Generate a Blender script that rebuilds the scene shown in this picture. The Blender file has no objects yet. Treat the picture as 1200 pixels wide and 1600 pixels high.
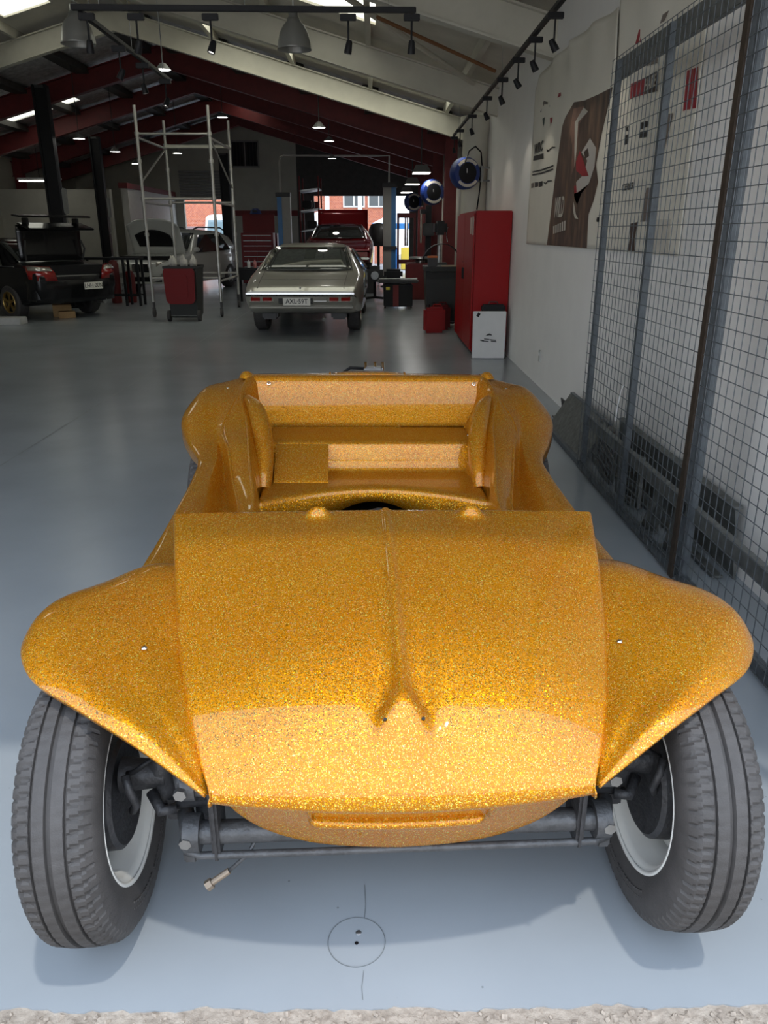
import bpy, bmesh, math, random
from mathutils import Vector, Matrix, Euler
random.seed(7)
S = bpy.context.scene
COL = S.collection

# ------------------------------------------------------------------ camera
cam_d = bpy.data.cameras.new('camera'); cam = bpy.data.objects.new('camera', cam_d); COL.objects.link(cam)
cam_d.sensor_fit = 'VERTICAL'; cam_d.sensor_height = 24.0; cam_d.lens = 18.0
cam_d.clip_start = 0.05; cam_d.clip_end = 300
cam.location = (0, 0, 1.55)
cam.rotation_euler = (math.radians(90 - 20.05), 0, math.radians(-0.5))
S.camera = cam

# ------------------------------------------------------------------ sky, sun, exposure
w = bpy.data.worlds.new('sky'); S.world = w; w.use_nodes = True
wn = w.node_tree.nodes; wl = w.node_tree.links
bg = wn['Background']
tc = wn.new('ShaderNodeTexCoord'); sep = wn.new('ShaderNodeSeparateXYZ'); wl.new(tc.outputs['Generated'], sep.inputs[0])
rmp = wn.new('ShaderNodeValToRGB'); wl.new(sep.outputs['Z'], rmp.inputs[0])
rmp.color_ramp.elements[0].color = (0.80, 0.83, 0.87, 1); rmp.color_ramp.elements[0].position = 0.0
rmp.color_ramp.elements[1].color = (0.62, 0.76, 0.98, 1); rmp.color_ramp.elements[1].position = 0.9
wl.new(rmp.outputs[0], bg.inputs[0]); bg.inputs[1].default_value = 3.2

sd = bpy.data.lights.new('sun', 'SUN'); sd.energy = 1.45; sd.angle = math.radians(1.6); sd.color = (1.0, 0.95, 0.88)
sun = bpy.data.objects.new('sun', sd); COL.objects.link(sun)
sun.rotation_euler = Vector((0.16, -0.27, 1.0)).to_track_quat('Z', 'Y').to_euler()

S.view_settings.view_transform = 'Standard'; S.view_settings.look = 'None'
S.view_settings.exposure = 0.12; S.view_settings.gamma = 1.0
S.view_settings.use_curve_mapping = False
try:
    S.cycles.max_bounces = 10; S.cycles.diffuse_bounces = 5; S.cycles.transparent_max_bounces = 12
    S.cycles.sample_clamp_indirect = 6.0
except Exception: pass

# ------------------------------------------------------------------ materials
MATS = {}
def mat(name, col, rough=0.5, metal=0.0, var=0.0, vscale=6.0, bump=0.0, bscale=60.0, coat=0.0, emit=None, es=0.0,
        trans=0.0, alpha=1.0, col2=None, stretch=None, spec=None, rvar=0.0, sheen=0.0):
    if name in MATS: return MATS[name]
    m = bpy.data.materials.new(name); m.use_nodes = True
    n = m.node_tree.nodes; l = m.node_tree.links; b = n['Principled BSDF']
    c = (*col, 1.0)
    b.inputs['Base Color'].default_value = c
    b.inputs['Roughness'].default_value = rough; b.inputs['Metallic'].default_value = metal
    if spec is not None: b.inputs['Specular IOR Level'].default_value = spec
    if coat: b.inputs['Coat Weight'].default_value = coat; b.inputs['Coat Roughness'].default_value = 0.04
    if trans: b.inputs['Transmission Weight'].default_value = trans
    if alpha < 1: b.inputs['Alpha'].default_value = alpha
    if emit: b.inputs['Emission Color'].default_value = (*emit, 1); b.inputs['Emission Strength'].default_value = es
    t = n.new('ShaderNodeTexCoord'); mp = n.new('ShaderNodeMapping'); l.new(t.outputs['Object'], mp.inputs[0])
    if stretch: mp.inputs['Scale'].default_value = stretch
    nz = n.new('ShaderNodeTexNoise'); nz.inputs['Scale'].default_value = vscale; nz.inputs['Detail'].default_value = 6.0
    nz.inputs['Roughness'].default_value = 0.6
    l.new(mp.outputs[0], nz.inputs['Vector'])
    if var or col2:
        r = n.new('ShaderNodeValToRGB'); l.new(nz.outputs['Fac'], r.inputs[0])
        c2 = col2 if col2 else tuple(max(0, x * (1 - var)) for x in col)
        r.color_ramp.elements[0].position = 0.3; r.color_ramp.elements[1].position = 0.7
        r.color_ramp.elements[0].color = (*c2, 1); r.color_ramp.elements[1].color = c
        l.new(r.outputs[0], b.inputs['Base Color'])
    if rvar:
        mr = n.new('ShaderNodeMapRange'); l.new(nz.outputs['Fac'], mr.inputs[0])
        mr.inputs[1].default_value = 0.3; mr.inputs[2].default_value = 0.7
        mr.inputs[3].default_value = max(0.02, rough - rvar); mr.inputs[4].default_value = rough + rvar
        l.new(mr.outputs[0], b.inputs['Roughness'])
    if bump:
        n2 = n.new('ShaderNodeTexNoise'); n2.inputs['Scale'].default_value = bscale; n2.inputs['Detail'].default_value = 4
        l.new(mp.outputs[0], n2.inputs['Vector'])
        bp_ = n.new('ShaderNodeBump'); bp_.inputs['Strength'].default_value = bump; bp_.inputs['Distance'].default_value = 0.01
        l.new(n2.outputs['Fac'], bp_.inputs['Height']); l.new(bp_.outputs[0], b.inputs['Normal'])
    MATS[name] = m
    return m

def gold_mat():
    m = bpy.data.materials.new('gold_metalflake'); m.use_nodes = True
    n = m.node_tree.nodes; l = m.node_tree.links; b = n['Principled BSDF']
    t = n.new('ShaderNodeTexCoord')
    v = n.new('ShaderNodeTexVoronoi'); v.inputs['Scale'].default_value = 560.0
    l.new(t.outputs['Object'], v.inputs['Vector'])
    # flake colour: gold, some flakes shifted in hue
    sp = n.new('ShaderNodeSeparateColor'); l.new(v.outputs['Color'], sp.inputs[0])
    hs = n.new('ShaderNodeCombineColor'); hs.mode = 'HSV'
    hm = n.new('ShaderNodeMath'); hm.operation = 'MULTIPLY'; l.new(sp.outputs[0], hm.inputs[0]); hm.inputs[1].default_value = 0.30; l.new(hm.outputs[0], hs.inputs[0]); hs.inputs[1].default_value = 0.75; hs.inputs[2].default_value = 0.95
    pw = n.new('ShaderNodeMath'); pw.operation = 'POWER'; l.new(sp.outputs[1], pw.inputs[0]); pw.inputs[1].default_value = 9.0
    ml = n.new('ShaderNodeMath'); ml.operation = 'MULTIPLY'; l.new(pw.outputs[0], ml.inputs[0]); ml.inputs[1].default_value = 0.8
    nz = n.new('ShaderNodeTexNoise'); nz.inputs['Scale'].default_value = 4.0; l.new(t.outputs['Object'], nz.inputs['Vector'])
    g = n.new('ShaderNodeValToRGB'); l.new(nz.outputs['Fac'], g.inputs[0])
    g.color_ramp.elements[0].color = (0.50, 0.166, 0.0, 1); g.color_ramp.elements[0].position = 0.3
    g.color_ramp.elements[1].color = (0.53, 0.20, 0.0, 1); g.color_ramp.elements[1].position = 0.7
    mx = n.new('ShaderNodeMix'); mx.data_type = 'RGBA'
    l.new(ml.outputs[0], mx.inputs[0]); l.new(g.outputs[0], mx.inputs[6]); l.new(hs.outputs[0], mx.inputs[7])
    
    gt = n.new('ShaderNodeMath'); gt.operation = 'GREATER_THAN'; l.new(sp.outputs[2], gt.inputs[0]); gt.inputs[1].default_value = 0.80
    br = n.new('ShaderNodeMix'); br.data_type = 'RGBA'; br.blend_type = 'MULTIPLY'; br.inputs[0].default_value = 1.0
    l.new(mx.outputs[2], br.inputs[6])
    bc = n.new('ShaderNodeMix'); bc.data_type = 'RGBA'; l.new(gt.outputs[0], bc.inputs[0]); bc.inputs[6].default_value = (0.95, 0.95, 0.95, 1); bc.inputs[7].default_value = (1.3, 1.45, 1.0, 1)
    l.new(bc.outputs[2], br.inputs[7]); l.new(br.outputs[2], b.inputs['Base Color'])
    mt = n.new('ShaderNodeMapRange'); l.new(gt.outputs[0], mt.inputs[0]); mt.inputs[3].default_value = 0.52; mt.inputs[4].default_value = 0.85
    l.new(mt.outputs[0], b.inputs['Metallic'])
    rg = n.new('ShaderNodeMapRange'); l.new(gt.outputs[0], rg.inputs[0]); rg.inputs[3].default_value = 0.38; rg.inputs[4].default_value = 0.2
    l.new(rg.outputs[0], b.inputs['Roughness'])
    # flake tilt
    geo = n.new('ShaderNodeNewGeometry')
    sub = n.new('ShaderNodeVectorMath'); sub.operation = 'SUBTRACT'; l.new(v.outputs['Color'], sub.inputs[0]); sub.inputs[1].default_value = (0.5, 0.5, 0.5)
    sc = n.new('ShaderNodeVectorMath'); sc.operation = 'SCALE'; l.new(sub.outputs[0], sc.inputs[0]); 
    tl = n.new('ShaderNodeMath'); tl.operation = 'POWER'; l.new(sp.outputs[2], tl.inputs[0]); tl.inputs[1].default_value = 3.0
    t2 = n.new('ShaderNodeMath'); t2.operation = 'MULTIPLY_ADD'; l.new(tl.outputs[0], t2.inputs[0]); t2.inputs[1].default_value = 0.65; t2.inputs[2].default_value = 0.34
    l.new(t2.outputs[0], sc.inputs['Scale'])
    ad = n.new('ShaderNodeVectorMath'); ad.operation = 'ADD'; l.new(geo.outputs['Normal'], ad.inputs[0]); l.new(sc.outputs[0], ad.inputs[1])
    nm = n.new('ShaderNodeVectorMath'); nm.operation = 'NORMALIZE'; l.new(ad.outputs[0], nm.inputs[0])
    l.new(nm.outputs[0], b.inputs['Normal'])
    
    b.inputs['Coat Weight'].default_value = 0.8; b.inputs['Coat IOR'].default_value = 1.45; b.inputs['Coat Roughness'].default_value = 0.035; b.inputs['Specular IOR Level'].default_value = 0.1
    l.new(geo.outputs['Normal'], b.inputs['Coat Normal'])
    return m
GOLD = gold_mat()

# ------------------------------------------------------------------ mesh helpers
def put(o, parent=None):
    COL.objects.link(o)
    if parent is not None: o.parent = parent
    return o
def empty(name, loc=(0, 0, 0), rz=0.0, parent=None):
    o = bpy.data.objects.new(name, None); o.location = loc; o.rotation_euler = (0, 0, rz); o.empty_display_size = 0.1
    return put(o, parent)
def tag(o, label=None, cat=None, group=None, kind=None):
    if label: o['label'] = label
    if cat: o['category'] = cat
    if group: o['group'] = group
    if kind: o['kind'] = kind
    return o
class MB:
    def __init__(s): s.v = []; s.f = []
    def add(s, v, f):
        k = len(s.v); s.v += [tuple(p) for p in v]; s.f += [tuple(i + k for i in q) for q in f]; return s
    def box(s, c, d, rot=None, bev=0.0):
        hx, hy, hz = d[0] / 2, d[1] / 2, d[2] / 2
        bev = min(bev, hx * .9, hy * .9, hz * .9)
        if bev <= 0:
            pts = [Vector((x * hx, y * hy, z * hz)) for x in (-1, 1) for y in (-1, 1) for z in (-1, 1)]
            fs = [(0, 1, 3, 2), (4, 6, 7, 5), (0, 4, 5, 1), (2, 3, 7, 6), (0, 2, 6, 4), (1, 5, 7, 3)]
        else:
            b = bmesh.new(); bmesh.ops.create_cube(b, size=1.0)
            for p in b.verts: p.co = Vector((p.co.x * d[0], p.co.y * d[1], p.co.z * d[2]))
            bmesh.ops.bevel(b, geom=b.edges[:], offset=bev, segments=2, affect='EDGES')
            b.verts.index_update()
            pts = [p.co.copy() for p in b.verts]; fs = [tuple(q.index for q in f.verts) for f in b.faces]; b.free()
        if rot is not None:
            R = Euler(rot).to_matrix() if not isinstance(rot, Matrix) else rot
            pts = [R @ p for p in pts]
        c = Vector(c)
        return s.add([p + c for p in pts], fs)
    def cyl(s, a, b, r, r2=None, seg=16, cap=True):
        a = Vector(a); b = Vector(b); r2 = r if r2 is None else r2
        d = (b - a).normalized(); u = d.orthogonal().normalized(); w_ = d.cross(u)
        pts = []
        for p, rr in ((a, r), (b, r2)):
            for i in range(seg):
                t = 2 * math.pi * i / seg; pts.append(p + (u * math.cos(t) + w_ * math.sin(t)) * rr)
        fs = [(i, (i + 1) % seg, seg + (i + 1) % seg, seg + i) for i in range(seg)]
        if cap: fs += [tuple(range(seg - 1, -1, -1)), tuple(range(seg, 2 * seg))]
        return s.add(pts, fs)
    def tube(s, path, r, seg=10, cap=True):
        path = [Vector(p) for p in path]; rr = r if isinstance(r, (list, tuple)) else [r] * len(path)
        pts = []; u = None
        for i, p in enumerate(path):
            d = (path[min(i + 1, len(path) - 1)] - path[max(i - 1, 0)]).normalized()
            if u is None: u = d.orthogonal().normalized()
            else: u = (u - d * u.dot(d)).normalized()
            w_ = d.cross(u)
            for k in range(seg):
                t = 2 * math.pi * k / seg; pts.append(p + (u * math.cos(t) + w_ * math.sin(t)) * rr[i])
        fs = []
        for i in range(len(path) - 1):
            for k in range(seg):
                k2 = (k + 1) % seg; fs.append((i * seg + k, i * seg + k2, (i + 1) * seg + k2, (i + 1) * seg + k))
        if cap:
            fs.append(tuple(range(seg - 1, -1, -1))); n = (len(path) - 1) * seg; fs.append(tuple(range(n, n + seg)))
        return s.add(pts, fs)
    def lathe(s, prof, c=(0, 0, 0), axis='z', seg=32, a0=0, a1=2 * math.pi):
        full = abs(a1 - a0 - 2 * math.pi) < 1e-6; n = seg if full else seg + 1
        pts = []
        for r, h in prof:
            for i in range(n):
                t = a0 + (a1 - a0) * i / seg; x, y = r * math.cos(t), r * math.sin(t)
                p = {'z': (x, y, h), 'x': (h, x, y), 'y': (x, h, y)}[axis]
                pts.append((p[0] + c[0], p[1] + c[1], p[2] + c[2]))
        fs = []
        for j in range(len(prof) - 1):
            for i in range(seg):
                i2 = (i + 1) % n if full else i + 1
                fs.append((j * n + i, j * n + i2, (j + 1) * n + i2, (j + 1) * n + i))
        return s.add(pts, fs)
    def prism(s, poly, axis, h0, h1):
        # poly of 2-D points extruded along axis
        def mk(p, h): return {'x': (h, p[0], p[1]), 'y': (p[0], h, p[1]), 'z': (p[0], p[1], h)}[axis]
        n = len(poly); pts = [mk(p, h0) for p in poly] + [mk(p, h1) for p in poly]
        fs = [(i, (i + 1) % n, n + (i + 1) % n, n + i) for i in range(n)] + [tuple(range(n - 1, -1, -1)), tuple(range(n, 2 * n))]
        return s.add(pts, fs)
    def grid(s, rows, close=False):
        n = len(rows[0]); pts = [p for r in rows for p in r]; fs = []
        for j in range(len(rows) - 1):
            for i in range(n if close else n - 1):
                i2 = (i + 1) % n; fs.append((j * n + i, j * n + i2, (j + 1) * n + i2, (j + 1) * n + i))
        return s.add(pts, fs)
    def mirror_x(s):
        k = len(s.v); s.v += [(-x, y, z) for x, y, z in s.v]; s.f += [tuple(i + k for i in reversed(q)) for q in s.f]; return s
    def xform(s, M):
        s.v = [tuple(M @ Vector(p)) for p in s.v]; return s
    def build(s, name, m, parent=None, smooth=False, solid=0.0, loc=None, rot=None, sub=0, fix=True, ang=None, off=-1):
        me = bpy.data.meshes.new(name); me.from_pydata(s.v, [], s.f)
        if fix:
            b = bmesh.new(); b.from_mesh(me); bmesh.ops.remove_doubles(b, verts=b.verts[:], dist=1e-6)
            bmesh.ops.recalc_face_normals(b, faces=b.faces[:]); b.to_mesh(me); b.free()
        me.materials.append(m)
        if smooth or ang is not None: me.polygons.foreach_set('use_smooth', [True] * len(me.polygons))
        if ang is not None:
            try: me.set_sharp_from_angle(angle=math.radians(ang))
            except Exception: pass
        o = bpy.data.objects.new(name, me)
        if loc: o.location = loc
        if rot: o.rotation_euler = rot
        put(o, parent)
        if sub:
            d = o.modifiers.new('sub', 'SUBSURF'); d.levels = sub; d.render_levels = sub
        if solid:
            d = o.modifiers.new('solid', 'SOLIDIFY'); d.thickness = solid; d.offset = off
        return o
def cr(p, t):
    # Catmull-Rom through list of tuples, t in 0..1
    n = len(p) - 1; x = min(max(t, 0), 1) * n; i = min(int(x), n - 1); f = x - i
    p1 = p[i]; p2 = p[i + 1]
    p0 = p[i - 1] if i > 0 else tuple(2 * a - b for a, b in zip(p1, p2))
    p3 = p[i + 2] if i + 2 <= n else tuple(2 * b - a for a, b in zip(p1, p2))
    return tuple(0.5 * (2 * b + (c - a) * f + (2 * a - 5 * b + 4 * c - d) * f * f + (3 * b - a - 3 * c + d) * f ** 3) for a, b, c, d in zip(p0, p1, p2, p3))
def surf(rows, nu, nv):
    # rows: control rows; nu samples along a row, nv across rows
    dense = [[cr(r, i / nu) for i in range(nu + 1)] for r in rows]
    return [[cr([dense[k][i] for k in range(len(rows))], j / nv) for i in range(nu + 1)] for j in range(nv + 1)]
def lerp(tab, x):
    if x <= tab[0][0]: return tab[0][1]
    for (a, b), (c, d) in zip(tab, tab[1:]):
        if x <= c: return b + (d - b) * (x - a) / (c - a)
    return tab[-1][1]
def smooth_tab(tab, x):
    # monotone-ish cubic through (x, y) pairs
    n = len(tab)
    if x <= tab[0][0]: return tab[0][1]
    if x >= tab[-1][0]: return tab[-1][1]
    for i in range(n - 1):
        if x <= tab[i + 1][0]: break
    x0, y0 = tab[i]; x1, y1 = tab[i + 1]; h = x1 - x0
    m0 = (y1 - tab[i - 1][1]) / (x1 - tab[i - 1][0]) if i > 0 else (y1 - y0) / h
    m1 = (tab[i + 2][1] - y0) / (tab[i + 2][0] - x0) if i + 2 < n else (y1 - y0) / h
    t = (x - x0) / h
    return (2 * t ** 3 - 3 * t * t + 1) * y0 + (t ** 3 - 2 * t * t + t) * h * m0 + (-2 * t ** 3 + 3 * t * t) * y1 + (t ** 3 - t * t) * h * m1
def text_mesh(txt, size, depth=0.002, bold=0.0, shear=0.0):
    cu = bpy.data.curves.new('txt', 'FONT'); cu.body = txt; cu.size = size; cu.extrude = depth; cu.offset = bold
    cu.align_x = 'CENTER'; cu.align_y = 'CENTER'; cu.shear = shear; cu.resolution_u = 3
    o = bpy.data.objects.new('txt', cu); COL.objects.link(o)
    dg = bpy.context.evaluated_depsgraph_get(); me = bpy.data.meshes.new_from_object(o.evaluated_get(dg))
    bpy.data.objects.remove(o); bpy.data.curves.remove(cu)
    return me
def text_obj(name, txt, size, m, M, parent=None, sx=1.0, depth=0.002, bold=0.0, shear=0.0):
    me = text_mesh(txt, size, depth, bold, shear); me.materials.clear(); me.materials.append(m)
    me.transform(M @ Matrix.Diagonal((sx, 1, 1, 1)))
    o = bpy.data.objects.new(name, me); return put(o, parent)
def light(name, kind, loc, power, col=(1, 0.95, 0.86), size=0.1, parent=None, rot=None, spot=None):
    d = bpy.data.lights.new(name, kind); d.energy = power; d.color = col
    if kind == 'AREA': d.size = size
    elif kind in ('POINT', 'SPOT'): d.shadow_soft_size = size
    if kind == 'SPOT': d.spot_size = spot or 1.2; d.spot_blend = 0.5
    o = bpy.data.objects.new(name, d); o.location = loc
    if rot: o.rotation_euler = rot
    return put(o, parent)
def copy_tree(o, parent=None):
    c = o.copy(); COL.objects.link(c)
    if parent is not None: c.parent = parent
    for ch in [x for x in bpy.data.objects if x.parent == o]: copy_tree(ch, c)
    return c

M_black = mat('black_paint', (0.009, 0.009, 0.010), 0.5, spec=.25)
M_rubber = mat('tyre_rubber', (0.058, 0.054, 0.052), 0.65, var=0.35, vscale=20, bump=0.15, bscale=300)
M_steel = mat('grey_steel', (0.42, 0.43, 0.43), 0.4, 0.9, var=0.3, vscale=15)
M_galv = mat('galvanised_steel', (0.15, 0.17, 0.185), 0.5, 0.55, var=0.35, vscale=25)
M_white = mat('white_paint', (0.78, 0.78, 0.76), 0.4, var=0.05)
M_red = mat('red_paint', (0.16, 0.003, 0.004), 0.4, spec=.25, var=0.15)
M_dkred = mat('oxide_red_paint', (0.16, 0.012, 0.012), 0.55, var=0.3)
M_blue = mat('blue_plastic', (0.008, 0.03, 0.17), 0.4, var=0.1)
M_liftblue = mat('lift_blue', (0.03, 0.2, 0.5), 0.4, var=0.15)
M_grey = mat('mid_grey', (0.22, 0.22, 0.21), 0.5, var=0.15)
M_dark = mat('dark_grey', (0.04, 0.04, 0.04), 0.5, var=0.3)
M_chrome = mat('chrome', (0.75, 0.75, 0.75), 0.1, 1.0)
M_glass = mat('car_glass', (0.05, 0.055, 0.05), 0.03, 0.0, spec=1.0, coat=1.0)
M_bulb = mat('lamp_bulb', (1, 1, 1), 0.3, emit=(1, 0.96, 0.88), es=6.0)
M_led = mat('led_panel', (1, 1, 1), 0.3, emit=(1, 0.98, 0.93), es=9.0)
# ================================================================== the building
WX = 1.72            # right wall
LX = -10.9           # left wall
RX = -4.6            # ridge
Y0, Y1 = 1.17, 30.3  # shed from the front lip to the back wall
def zb(x): return 4.855 - 0.279 * abs(x - RX)      # underside of the portal beams

def floor_mat():
    m = bpy.data.materials.new('painted_concrete'); m.use_nodes = True
    n = m.node_tree.nodes; l = m.node_tree.links; b = n['Principled BSDF']
    t = n.new('ShaderNodeTexCoord')
    big = n.new('ShaderNodeTexNoise'); big.inputs['Scale'].default_value = 1.2; big.inputs['Detail'].default_value = 8; l.new(t.outputs['Object'], big.inputs['Vector'])
    r = n.new('ShaderNodeValToRGB'); l.new(big.outputs['Fac'], r.inputs[0])
    r.color_ramp.elements[0].position = 0.32; r.color_ramp.elements[0].color = (0.255, 0.28, 0.30, 1)
    r.color_ramp.elements[1].position = 0.7; r.color_ramp.elements[1].color = (0.30, 0.33, 0.352, 1)
    # fine chips and specks
    sp = n.new('ShaderNodeTexVoronoi'); sp.inputs['Scale'].default_value = 22.0; sp.feature = 'F1'; l.new(t.outputs['Object'], sp.inputs['Vector'])
    ds = n.new('ShaderNodeTexNoise'); ds.inputs['Scale'].default_value = 45; l.new(t.outputs['Object'], ds.inputs['Vector'])
    sm = n.new('ShaderNodeMath'); sm.operation = 'MULTIPLY_ADD'; l.new(ds.outputs['Fac'], sm.inputs[0]); sm.inputs[1].default_value = 0.08; l.new(sp.outputs['Distance'], sm.inputs[2])
    lt = n.new('ShaderNodeMapRange'); l.new(sm.outputs[0], lt.inputs[0]); lt.inputs[1].default_value = 0.085; lt.inputs[2].default_value = 0.11; lt.inputs[3].default_value = 0.75; lt.inputs[4].default_value = 0.0
    sg_ = n.new('ShaderNodeSeparateColor'); l.new(sp.outputs['Color'], sg_.inputs[0]); gg = n.new('ShaderNodeMath'); gg.operation = 'GREATER_THAN'; l.new(sg_.outputs[0], gg.inputs[0]); gg.inputs[1].default_value = 0.78
    gm = n.new('ShaderNodeMath'); gm.operation = 'MULTIPLY'; l.new(lt.outputs[0], gm.inputs[0]); l.new(gg.outputs[0], gm.inputs[1])
    m1 = n.new('ShaderNodeMix'); m1.data_type = 'RGBA'; l.new(gm.outputs[0], m1.inputs[0]); l.new(r.outputs[0], m1.inputs[6]); m1.inputs[7].default_value = (0.14, 0.15, 0.16, 1)
    # scratches
    mp = n.new('ShaderNodeMapping'); mp.inputs['Scale'].default_value = (40, 3, 1); mp.inputs['Rotation'].default_value = (0, 0, 0.5); l.new(t.outputs['Object'], mp.inputs[0])
    sc = n.new('ShaderNodeTexNoise'); sc.inputs['Scale'].default_value = 1.0; sc.inputs['Detail'].default_value = 10; sc.inputs['Roughness'].default_value = 0.8; l.new(mp.outputs[0], sc.inputs['Vector'])
    s2 = n.new('ShaderNodeMapRange'); l.new(sc.outputs['Fac'], s2.inputs[0]); s2.inputs[1].default_value = 0.30; s2.inputs[2].default_value = 0.34; s2.inputs[3].default_value = 0.0; s2.inputs[4].default_value = 0
    m2 = n.new('ShaderNodeMix'); m2.data_type = 'RGBA'; l.new(s2.outputs[0], m2.inputs[0]); l.new(m1.outputs[2], m2.inputs[6]); m2.inputs[7].default_value = (0.22, 0.235, 0.25, 1)
    l.new(m2.outputs[2], b.inputs['Base Color'])
    rr = n.new('ShaderNodeMapRange'); l.new(big.outputs['Fac'], rr.inputs[0]); rr.inputs[3].default_value = 0.16; rr.inputs[4].default_value = 0.34; n.remove(rr); b.inputs['Roughness'].default_value = 0.24
    bp_ = n.new('ShaderNodeBump'); bp_.inputs['Strength'].default_value = 0.06; bp_.inputs['Distance'].default_value = 0.02
    n3 = n.new('ShaderNodeTexNoise'); n3.inputs['Scale'].default_value = 6; n3.inputs['Detail'].default_value = 5; l.new(t.outputs['Object'], n3.inputs['Vector'])
    l.new(n3.outputs['Fac'], bp_.inputs['Height']); l.new(bp_.outputs[0], b.inputs['Normal'])
    return m
M_floor = floor_mat()
M_apron = mat('rough_concrete', (0.40, 0.345, 0.285), 0.9, col2=(0.24, 0.20, 0.16), vscale=35, bump=0.8, bscale=60)
M_wallw = mat('white_wall_paint', (0.88, 0.86, 0.82), 0.6, var=0.05, vscale=3, bump=0.08, bscale=14)
M_cream = mat('cream_wall_paint', (0.40, 0.385, 0.32), 0.65, var=0.15, vscale=2)
M_beam = mat('beige_beam_paint', (0.58, 0.56, 0.47), 0.55, var=0.12, vscale=4)
M_sheet = mat('grey_roof_sheet', (0.66, 0.63, 0.54), 0.6, var=0.2, vscale=2)
M_foil = mat('foil_insulation', (0.75, 0.75, 0.75), 0.5, 0.6, var=0.5, vscale=9, bump=1.0, bscale=22)
M_purlin = mat('dark_purlin', (0.06, 0.055, 0.05), 0.7, var=0.3)
def translucent(name, col):
    m = bpy.data.materials.new(name); m.use_nodes = True; n = m.node_tree.nodes; l = m.node_tree.links
    n.remove(n['Principled BSDF']); o = n['Material Output']
    a = n.new('ShaderNodeBsdfTranslucent'); a.inputs[0].default_value = (*col, 1)
    c = n.new('ShaderNodeBsdfDiffuse'); c.inputs[0].default_value = (*[x * 0.8 for x in col], 1)
    nz = n.new('ShaderNodeTexNoise'); nz.inputs['Scale'].default_value = 5.0
    mp = n.new('ShaderNodeMapRange'); mp.inputs[3].default_value = 0.05; mp.inputs[4].default_value = 0.2; l.new(nz.outputs['Fac'], mp.inputs[0])
    mx = n.new('ShaderNodeMixShader'); l.new(mp.outputs[0], mx.inputs[0]); l.new(a.outputs[0], mx.inputs[1]); l.new(c.outputs[0], mx.inputs[2])
    l.new(mx.outputs[0], o.inputs[0]); return m
M_skylight = translucent('translucent_sheet', (0.92, 0.82, 0.60))

# floor slab with rounded front lip, apron outside
fl = MB()
ys = [Y0, Y0 + .004, Y0 + .012] ; 
fx = [LX - .2, -2.0] + [-2.0 + .016 * i for i in range(1, 232)] + [WX + .2]
fj = [0.0 if abs(x) > 1.95 else .007 * math.sin(x * 23) * math.sin(x * 7 + 1) + random.uniform(-.004, .004) for x in fx]
rows = [[(x, (Y0 + 0.002 + j if y is None else y), z) for x, j in zip(fx, fj)] for y, z in ((None, -.12), (None, 0), (Y0 + .03, 0), (32.2, 0), (32.2, -.12))]
fl.grid(rows); floor = tag(fl.build('floor', M_floor), kind='structure')
# service pit cap ring, holes and cracks in the slab
M_crack = mat('slab_joint', (0.16, 0.18, 0.19), 0.8, var=0.3)
cx, cy = -0.052, 1.335
MB().lathe([(.0655, .0002), (.0655, .0012), (.0672, .0012), (.0672, .0002)], (cx, cy, 0), 'z', 64).build('drain_cap_ring', M_crack, floor)
MB().lathe([(0.0, .0016), (.006, .0016), (.007, .0004)], (cx + .004, cy + .024, 0), 'z', 16).build('cap_bolt', M_steel, floor, smooth=True)
MB().lathe([(0.0, .0010), (.0042, .0010), (.0045, .0002)], (cx, cy - .004, 0), 'z', 16).build('cap_hole', M_black, floor)
def crack(pts, wd=.0016, name='slab_crack'):
    b = MB(); 
    for (x0, y0), (x1, y1) in zip(pts, pts[1:]):
        d = Vector((x1 - x0, y1 - y0)).normalized(); nx, ny = -d.y * wd, d.x * wd
        b.add([(x0 - nx, y0 - ny, .0008), (x1 - nx, y1 - ny, .0008), (x1 + nx, y1 + ny, .0008), (x0 + nx, y0 + ny, .0008)], [(0, 1, 2, 3)])
    return b.build(name, M_crack, floor, fix=False)
crack([(-.035, 1.19), (-.038, 1.22), (-.034, 1.26)], .0008)
crack([(-.035, 1.40), (-.032, 1.44), (-.036, 1.5)], .0008)
crack([(-2.66, 3.2), (-2.65, 30)], .006, 'slab_joint_line')
crack([(LX, 6.95), (WX, 6.97)], .005, 'slab_joint_line')
crack([(LX, 13.6), (WX, 13.6)], .006, 'slab_joint_line')
ap = MB().grid([[(-30, -30, -.02), (24, -30, -.02)], [(-30, Y0 - .2, -.006), (24, Y0 - .2, -.006)], [(-30, Y0 + .025, -.003), (24, Y0 + .025, -.003)]])
tag(ap.build('ground_apron', M_apron), kind='structure')
# a broken, gravelly strip of concrete edge along the lip
gv = MB()
for i in range(700):
    x = random.uniform(-1.3, 1.3); y = random.uniform(Y0 - .10, Y0 - .004); r = random.uniform(.002, .007)
    gv.box((x, y, -.004 + r * .2), (r * 2, r * 1.6, r), (random.random(), random.random(), random.random() * 3))
tag(gv.build('gravel', mat('gravel_stone', (0.42, 0.355, 0.29), 0.9, var=0.5, vscale=80), fix=False), 'loose pale gravel chips along the concrete edge', 'gravel', kind='stuff')

# walls
def wall(name, boxes, m):
    b = MB()
    for c, d in boxes: b.box(c, d)
    return tag(b.build(name, m), kind='structure')
def span(a, b): return ((a[0] + b[0]) / 2, (a[1] + b[1]) / 2, (a[2] + b[2]) / 2), tuple(abs(q - p) for p, q in zip(a, b))
wr = wall('wall_right', [span((WX, Y0, -.1), (WX + .2, 16.4, 3.75))], M_wallw)
wall('wall_right_far', [span((WX, 16.4, -.1), (WX + .2, Y1 + .2, 3.7))], M_cream)
wl_ = wall('wall_left', [span((LX - .2, Y0, -.1), (LX, Y1 + .2, 3.8))], M_cream)
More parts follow.
